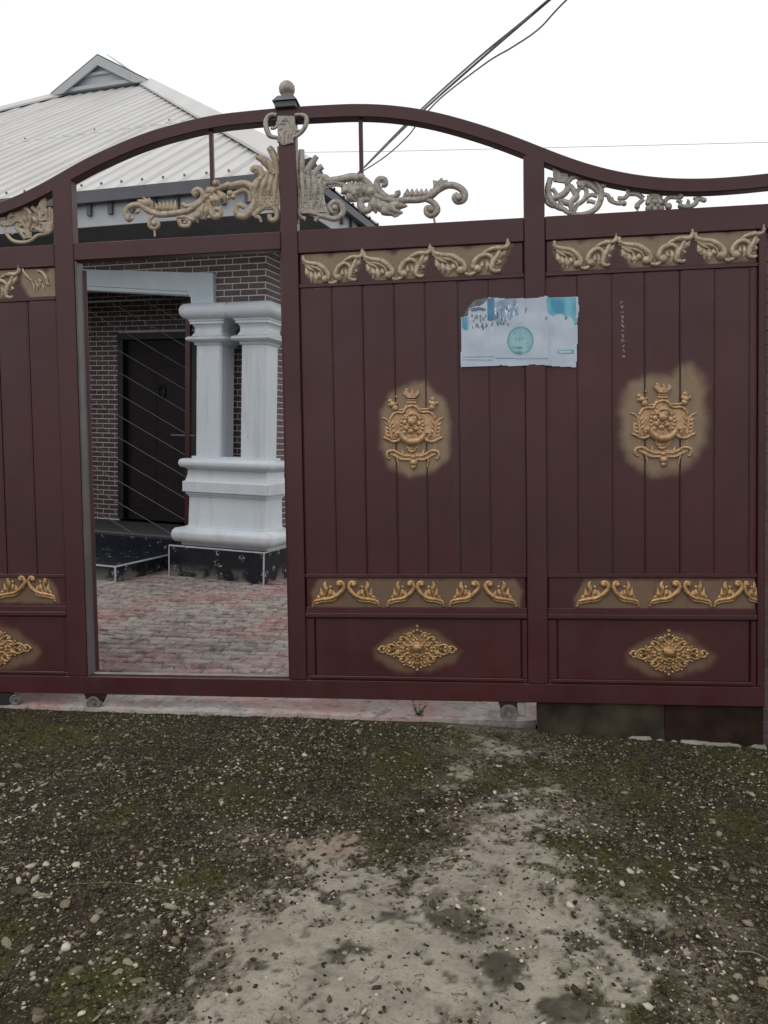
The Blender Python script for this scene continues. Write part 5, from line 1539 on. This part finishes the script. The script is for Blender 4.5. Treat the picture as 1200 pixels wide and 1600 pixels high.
    b = MB(); b.box(ua, uE, 0.0025, 0.03, zb0 - 0.04, zb0 - 0.001); obj('skirt_rail', b, M['rusty'], gate)
    return uE, zt1, uW, uR0, uR1
UE, ZT1, UW, UR0, UR1 = gate_build()

# =================================================================== POSTER and scrawl
def build_poster():
    def pt(px, py, off=0.026):
        u, z = g(px, py, off); w = 0.0018 * math.sin(u * 38) * (0.5 + 0.5 * math.sin(z * 9))
        return u, z, w
    Za = lambda x, y: (715 + x / 12.0, 455 + y / 12.0)
    Zc = lambda x, y: (810 + x / 6.667, 455 + y / 6.667)
    def sag(u, z): return -0.0275 - 0.0085 * float(sstep(UR0 - 0.03, UR0 - 0.004, u) * (1 - sstep(UR1 + 0.004, UR1 + 0.03, u))) + 0.0016 * math.sin(u * 31) * (0.6 + 0.4 * math.sin(z * 13)) + 0.001 * math.sin(z * 47 + u * 9)
    root = thing('poster', 'torn white and teal paper poster pasted on the upper right gate leaf', 'poster')
    root.matrix_world = gate.matrix_world
    outline = [Za(70, 480), Za(120, 470), Za(190, 450), Za(205, 360), Za(225, 310), Za(330, 280), Za(410, 262), Za(500, 215), Za(545, 150), Za(570, 110), Za(700, 118), Za(860, 128), Za(930, 140), Za(1140, 128), Zc(150, 78), Zc(250, 60), Zc(285, 48), Zc(320, 66), Zc(500, 60), Zc(612, 50), Zc(625, 60),
               Zc(634, 200), Zc(612, 330), Zc(622, 420), Zc(612, 600), Zc(605, 790), Zc(450, 785), Zc(250, 770), Zc(150, 765), Zc(60, 775), Za(1050, 1395), Za(960, 1400), Za(820, 1385), Za(650, 1400), Za(400, 1410), Za(60, 1415), Za(66, 900)]
    P = [g(*p, 0.032) for p in outline]
    us = np.array([p[0] for p in P]); zs = np.array([p[1] for p in P])
    def layer(name, poly, off, mat, parent=root, step=0.008):
        Q = [g(*p, 0.032) for p in poly]
        uu = np.array([p[0] for p in Q]); zz = np.array([p[1] for p in Q])
        nu = max(2, int((uu.max() - uu.min()) / step)); nz = max(2, int((zz.max() - zz.min()) / step))
        a = np.linspace(uu.min(), uu.max(), nu + 1); b = np.linspace(zz.min(), zz.max(), nz + 1)
        A, B = np.meshgrid(a, b); sd = poly_sdf(A, B, Q)
        # pull the rim points of the grid onto the outline
        keep = sd < step * 0.45
        v = []; f = []; w = nu + 1
        for j in range(nz + 1):
            for i in range(nu + 1):
                u, z = A[j, i], B[j, i]
                y = sag(u, z) - off
                v.append((u, y, z))
        for j in range(nz):
            for i in range(nu):
                if keep[j, i] and keep[j, i + 1] and keep[j + 1, i + 1] and keep[j + 1, i]: f.append((j * w + i, j * w + i + 1, (j + 1) * w + i + 1, (j + 1) * w + i))
        mb = MB(); mb.add(v, f); bm_ = mb.mesh(name, mat)
        bm = bmesh.new(); bm.from_mesh(bm_); bmesh.ops.delete(bm, geom=[q for q in bm.verts if not q.link_faces], context='VERTS'); bm.to_mesh(bm_); bm.free()
        return link(name, bm_, parent)
    s = NT('faded_poster_paper')
    n = s.noise(8, 5)
    c = s.mix(s.ramp(n, [(0.3, 0.0), (0.7, 1.0)]), (0.40, 0.46, 0.53), (0.50, 0.56, 0.63))
    c = s.mix(s.ramp(s.noise(14, 6, 0.7, stretch=(1, 1, .4)), [(0.56, 0.0), (0.75, 0.6)]), c, (0.30, 0.38, 0.44))
    paper = s.fin(c, 0.75)
    def ink(name, a, b, sc__=30):
        s = NT(name); cc = s.mix(s.ramp(s.noise(sc__, 4, stretch=(1, 1, .25)), [(0.35, 0.0), (0.65, 1.0)]), a, b); return s.fin(cc, 0.7)
    teal = ink('teal_ink', (0.07, 0.26, 0.40), (0.17, 0.46, 0.55)); blue = ink('blue_ink', (0.06, 0.16, 0.30), (0.09, 0.24, 0.36)); dark = ink('dark_ink', (0.07, 0.10, 0.14), (0.16, 0.20, 0.25), 90)
    aqua = ink('aqua_ink', (0.24, 0.42, 0.47), (0.32, 0.50, 0.54)); grey = ink('faded_grey_ink', (0.17, 0.28, 0.38), (0.33, 0.40, 0.47)); torn = ink('torn_residue', (0.10, 0.10, 0.12), (0.16, 0.18, 0.20)); white = ink('white_ink', (0.62, 0.70, 0.78), (0.72, 0.78, 0.84))
    sh = layer('sheet', outline, 0.0, paper, step=0.004)
    def blk(z, pts, m, o=0.0006, name='print', st=0.003): layer(name, [z(*p) for p in pts], o, m, sh, st)['kind'] = 'stuff'
    blk(Zc, [(290, 72), (400, 66), (600, 60), (602, 340), (585, 360), (570, 300), (540, 250), (500, 290), (460, 235), (400, 230), (370, 260), (330, 240), (300, 210)], teal)
    blk(Za, [(560, 130), (690, 130), (690, 540), (640, 560), (560, 545)], blue)
    blk(Za, [(85, 490), (190, 470), (200, 720), (150, 740), (85, 680)], teal)
    blk(Za, [(700, 200), (900, 140), (1100, 145), (1120, 260), (1150, 420), (1040, 460), (980, 560), (930, 480), (880, 640), (760, 620), (700, 560)], grey, 0.0005)
    blk(Za, [(230, 320), (400, 290), (530, 320), (520, 370), (400, 360), (260, 390)], dark)
    rr = np.random.default_rng(3)
    # worn-away lettering: illegible flecks where the photo has them
    mbs = {0: [], 1: []}
    flecks = []
    for (bx, by, bw, bh, cnt) in [(235, 400, 300, 110, 16), (235, 570, 430, 120, 26), (700, 215, 430, 200, 34), (700, 440, 260, 170, 18)]:
        for _ in range(cnt): flecks.append((Za, bx + rr.random() * bw, by + rr.random() * bh, 8 + 14 * rr.random(), 22 + 60 * rr.random(), rr.random() < (0.8 if by != 215 else 0.45)))
    flecks += [(Za, 560, 0, 1, 1, True)][:0]
    for (x, y) in ((72, 170), (70, 200), (285, 270), (492, 262), (595, 290), (590, 330)): flecks.append((Zc, x, y, 14, 26, True))
    for zf, x, y, w, h, dk in flecks: mbs[0 if dk else 1].append((zf, x, y, w, h))
    def fleck_obj(lst, mat, name):
        mb = MB()
        for zf, x, y, w, h in lst:
            q = [g(*zf(x + dx, y + dy), 0.032) for dx, dy in ((0, 0), (w, rr.normal(0, 3)), (w + rr.normal(0, 4), h), (rr.normal(0, 4), h + rr.normal(0, 5)))]
            ym = lambda u, z: sag(u, z) - 0.0011
            mb.add([(u, ym(u, z), z) for u, z in q], [(0, 1, 2, 3)])
        obj(name, mb, mat, sh)['kind'] = 'stuff'
    fleck_obj(mbs[0], dark, 'print'); fleck_obj(mbs[1], white, 'print')
    # round emblem
    cx, cy = 813, 532
    cir = lambda r, k=28: [(cx + r * math.cos(t), cy + r * 1.08 * math.sin(t)) for t in np.linspace(0, 2 * math.pi, k)[:-1]]
    layer('print', cir(19.5), 0.0006, aqua, sh, 0.002)
    mb = MB()
    ymf = lambda u, z, e: sag(u, z) - e
    for (r0, r1, a0, a1) in ((18, 20.5, 0, 6.2832),):
        ts = np.linspace(a0, a1, 40)
        for i in range(39):
            q = [g(cx + r * math.cos(t), cy + r * 1.08 * math.sin(t), 0.032) for r, t in ((r0, ts[i]), (r1, ts[i]), (r1, ts[i + 1]), (r0, ts[i + 1]))]
            mb.add([(u, ymf(u, z, 0.0011), z) for u, z in q], [(0, 1, 2, 3)])
    ringm = ink('ring_ink', (0.13, 0.32, 0.34), (0.22, 0.42, 0.43)); obj('print', mb, ringm, sh)
    mb = MB()
    for (x0, y0, x1, y1) in [(800, 541, 826, 543.5), (801, 548, 823, 551), (804, 527.5, 808, 532), (810, 528, 813, 532), (815, 527, 818, 531), (803, 519, 806, 521), (822, 536, 825, 538)]:
        q = [g(*p, 0.032) for p in ((x0, y0), (x1, y0), (x1, y1), (x0, y1))]; mb.add([(u, ymf(u, z, 0.0013), z) for u, z in q], [(0, 1, 2, 3)])
    obj('print', mb, ringm, sh)['kind'] = 'stuff'
    # small print lines along the foot and the green strip
    mb = MB()
    for (x0, x1, y) in ((723, 748, 561), (750, 770, 556), (750, 770, 561.5), (723, 748, 556.5), (775, 806, 558.5), (806, 857, 559.5)):
        x = x0
        while x < x1:
            w = 1.2 + 2.0 * rr.random(); q = [g(*p, 0.032) for p in ((x, y), (x + w, y), (x + w, y + 1.8), (x, y + 1.8))]; x += w + 0.6
            mb.add([(u, ymf(u, z, 0.0009), z) for u, z in q], [(0, 1, 2, 3)])
    obj('print', mb, grey, sh)['kind'] = 'stuff'
    blk(Zc, [(405, 612), (575, 605), (578, 648), (408, 650)], ringm, 0.0009); blk(Zc, [(425, 622), (550, 618), (552, 638), (428, 640)], paper, 0.0013)
    # residue of the torn corner
    layer('torn_residue', [Za(110, 440), Za(190, 300), Za(330, 150), Za(540, 110), Za(540, 210), Za(400, 255), Za(220, 300), Za(195, 440)], -0.005, torn, root, 0.004)
build_poster()

def build_scrawl():
    mb = MB(); r = random.Random(4)
    y = 470
    while y < 556:
        h = r.uniform(5, 8)
        x = 971 + (y - 470) * 0.035
        n = r.choice([2, 3])
        for _ in range(n):
            a = g(x + r.uniform(-2.6, 2.6), y + r.uniform(0, 2), 0.016); b = g(x + r.uniform(-2.6, 2.6), y + h - 1 - r.uniform(0, 2), 0.016)
            mb.tube([(a[0], -0.0225, a[1]), ((a[0] + b[0]) / 2 + 0.002 * r.uniform(-1, 1), -0.0225, (a[1] + b[1]) / 2), (b[0], -0.0225, b[1])], 0.0022, 5, 0.3, axis=(0, 1, 0))
        y += h + r.uniform(0.5, 2)
    o = obj('scrawl', mb, M['chalk'], gate)
build_scrawl()

# =================================================================== gate pillars and boundary wall (aligned with the gate)
def pillar(u0, u1, label, us, W):
    t = thing('gate_pillar', label, 'pillar'); t.matrix_world = gate.matrix_world
    b = MB(); b.box(u0, u1, 0.050, 0.42, -0.2, ZT1 - 0.14); core = obj('core', b, M['mortar_dim'], t)
    b = MB(); b.box(u0 - 0.02, u1 + 0.02, 0.04, 0.44, ZT1 - 0.139, ZT1 - 0.07, bev=0.01); obj('pillar_cap', b, M['conc'], t)
    for r in range(38):
        z = -0.14 + r * 0.0665
        a = -(0.1 if r % 2 else 0)
        while a < W:
            x0, x1 = max(a, 0), min(a + 0.192, W); a += 0.2
            if x1 - x0 < 0.02: continue
            m = MB(); m.box(us + x0, us + x1, 0.042, 0.0505, z, z + 0.0585, bev=0.0015); obj('brick', m, M['brick'], core)
pillar(UE - 0.10, UE + 0.42, 'dark brick-tiled gate pillar behind the right end of the gate', UE + 0.006, 0.41)
pillar(UW - 0.5, UW + 0.10, 'dark brick-tiled gate pillar behind the far left end of the gate', UW - 0.49, 0.44)
for (a, b_, lab) in ((UE + 0.43, UE + 6.5, 'grey rendered boundary wall right of the gate'), (UW - 6.5, UW - 0.51, 'grey rendered boundary wall left of the gate')):
    mb = MB(); mb.box(a, b_, -0.22, 0.0, -0.7, 2.3); w = obj('boundary_wall', mb, M['render']); w.matrix_world = gate.matrix_world; tag(w, lab, 'wall')

# =================================================================== mortar lip, scrap, weed, twigs, cables
def ribbon(name, pts, wid, z00, mat, label, cat):
    q = [onz(x, y) for x, y in pts]; v = []; f = []
    m = len(q)
    for i, p in enumerate(q):
        w = wid * random.uniform(0.6, 1.3); z0 = z00 + float(HEIGHT(np.array([(p[0] - O2[0]) * E1[0] + (p[1] - O2[1]) * E1[1]]), np.array([(p[0] - O2[0]) * E2[0] + (p[1] - O2[1]) * E2[1]]), np.array([0.]))[0]); v += [(p[0] - E2[0] * w, p[1] - E2[1] * w, -0.004), (p[0] - E2[0] * w * .7, p[1] - E2[1] * w * .7, z0 + random.uniform(-.004, .004)), (p[0] + E2[0] * w, p[1] + E2[1] * w, z0 + random.uniform(-.002, .004)), (p[0] + E2[0] * w * 1.4, p[1] + E2[1] * w * 1.4, -0.01)]
    for i in range(m - 1):
        for k in range(3): f.append((i * 4 + k, (i + 1) * 4 + k, (i + 1) * 4 + k + 1, i * 4 + k + 1))
    mb = MB(); mb.add(v, f); return tag(obj(name, mb, mat), label, cat)
pts = [tuple(p) for p in crom([(868, 1128), (890, 1134), (912, 1141), (960, 1147), (1000, 1152), (1040, 1154), (1080, 1159), (1120, 1162), (1160, 1163), (1196, 1168)], 4)]
ribbon('mortar_edge', pts, 0.022, 0.014, M['conc'], 'broken pale mortar lip on the ground under the right part of the gate', 'mortar edge')
mb = MB()
p = onz(1075, 1154)
mb.tube([(p[0] - 0.06, p[1] + 0.02, 0.024), (p[0] - 0.02, p[1] - 0.005, 0.032), (p[0] + 0.02, p[1] + 0.01, 0.032), (p[0] + 0.055, p[1] + 0.0, 0.030)], [0.006, 0.011, 0.008, 0.012], 7, 0.5, axis=(0, 0, 1))
mb.tube([(p[0] - 0.03, p[1] + 0.03, 0.032), (p[0] + 0.0, p[1] - 0.01, 0.034), (p[0] + 0.03, p[1] - 0.03, 0.024)], [0.006, 0.009, 0.005], 6, 0.5, axis=(0, 0, 1))
tag(obj('plastic_scrap', mb, M['scrap'], None, 50), 'crumpled blue-grey plastic scrap lying under the right end of the gate', 'litter')

# weed
w = thing('weed', 'small green weed sprouting below the middle of the gate', 'plant', tuple(onz(655, 1122)))
r = random.Random(9)
for k in range(9):
    a = r.uniform(0, 6.28); L_ = r.uniform(0.03, 0.10) if k else 0.14
    tip = Vector((math.cos(a) * L_ * 0.45, math.sin(a) * L_ * 0.3 - 0.02, L_ * 0.95))
    mb = MB(); mb.tube([(0, 0, 0), tuple(tip * 0.5 + Vector((0, 0, 0.01))), tuple(tip)], [0.0022, 0.0018, 0.001], 5); obj('stem', mb, M['leaf'], w)
    for j in range(5):
        b0 = tip * (0.3 + 0.17 * j); aa = r.uniform(0, 6.28); l = r.uniform(0.012, 0.024)
        d = Vector((math.cos(aa), math.sin(aa), r.uniform(0.1, 0.6))).normalized(); s_ = d.cross(Vector((0, 0, 1))).normalized() * l * 0.33
        mb = MB(); mb.add([b0, b0 + d * l * .5 + s_ + Vector((0, 0, .002)), b0 + d * l, b0 + d * l * .5 - s_ + Vector((0, 0, .002)), b0 + d * l * .5 - Vector((0, 0, .002))], [(0, 1, 4), (1, 2, 4), (2, 3, 4), (3, 0, 4)]); obj('leaf', mb, M['leaf'], w)

def twig(pts, rad, label):
    q = []
    for (x, y, z) in pts:
        p = onz(x, y); q.append((p[0], p[1], z))
    mb = MB(); mb.tube([tuple(v) for v in crom(q, 5)], rad, 5); tag(obj('dry_twig', mb, M['straw']), label, 'twig')
twig([(108, 1390, .018), (180, 1391, .026), (240, 1396, .022), (298, 1404, .016)], 0.0009, 'thin dry straw stalk lying across the gravel at the left')
twig([(1150, 1495, .016), (1178, 1500, .022), (1210, 1514, .016)], 0.0022, 'pale dry twig on the gravel at the lower right edge')

def cable(pts, rad, label, name='service_cable'):
    mb = MB(); mb.tube([tuple(v) for v in crom(pts, 10)], rad, 6); return tag(obj(name, mb, M['cable'], None, 60), label, 'cable')
def at(x, y, d):
    r_ = ray(x, y); return CAM + r_ * d
P0 = at(553, 276, 7.4)
cable([at(530, 284, 7.6), P0, at(640, 192, 6.4), at(745, 98, 5.6), at(862, -3, 5.0), at(1010, -130, 4.3), at(1500, -560, 3.2)], 0.0085, 'thick grey twisted service cable running from the house roof up to the right')
cable([P0, at(600, 246, 7.0), at(636, 214, 6.6), at(655, 190, 6.3), at(690, 152, 6.1), at(760, 98, 5.7), at(800, 74, 5.45), at(842, 45, 5.25), at(885, 0, 5.0), at(1020, -125, 4.4), at(1500, -555, 3.25)], 0.006, 'thin slack cable looping beside the thick service cable')
cable([P0 + np.array([0.01, 0, 0]), at(641, 187, 6.4), at(742, 95, 5.6), at(840, 14, 5.1), at(1010, -134, 4.3), at(1500, -565, 3.2)], 0.007, 'second thin cable strapped along the thick service cable')
cable([at(-400, 246, 30), at(470, 238, 30), at(760, 233, 30), at(1500, 215, 30)], 0.009, 'fine horizontal overhead wire far behind the gate', 'overhead_wire')
# bracket where the cables land on the roof
br = thing('cable_bracket', 'small dark insulator bracket holding the cables at the roof edge', 'bracket', tuple(P0))
mb = MB(); mb.ball((0, 0, 0), 0.035, 0.03); obj('insulator', mb, M['steel_dark'], br, 60)
mb = MB(); mb.tube([(0, 0, -0.03), (-0.03, 0.02, -0.25)], 0.012, 6); obj('stub', mb, M['steel_dark'], br)
print('objects', len(bpy.data.objects), 'tris ~', sum(len(m.polygons) for m in bpy.data.meshes))
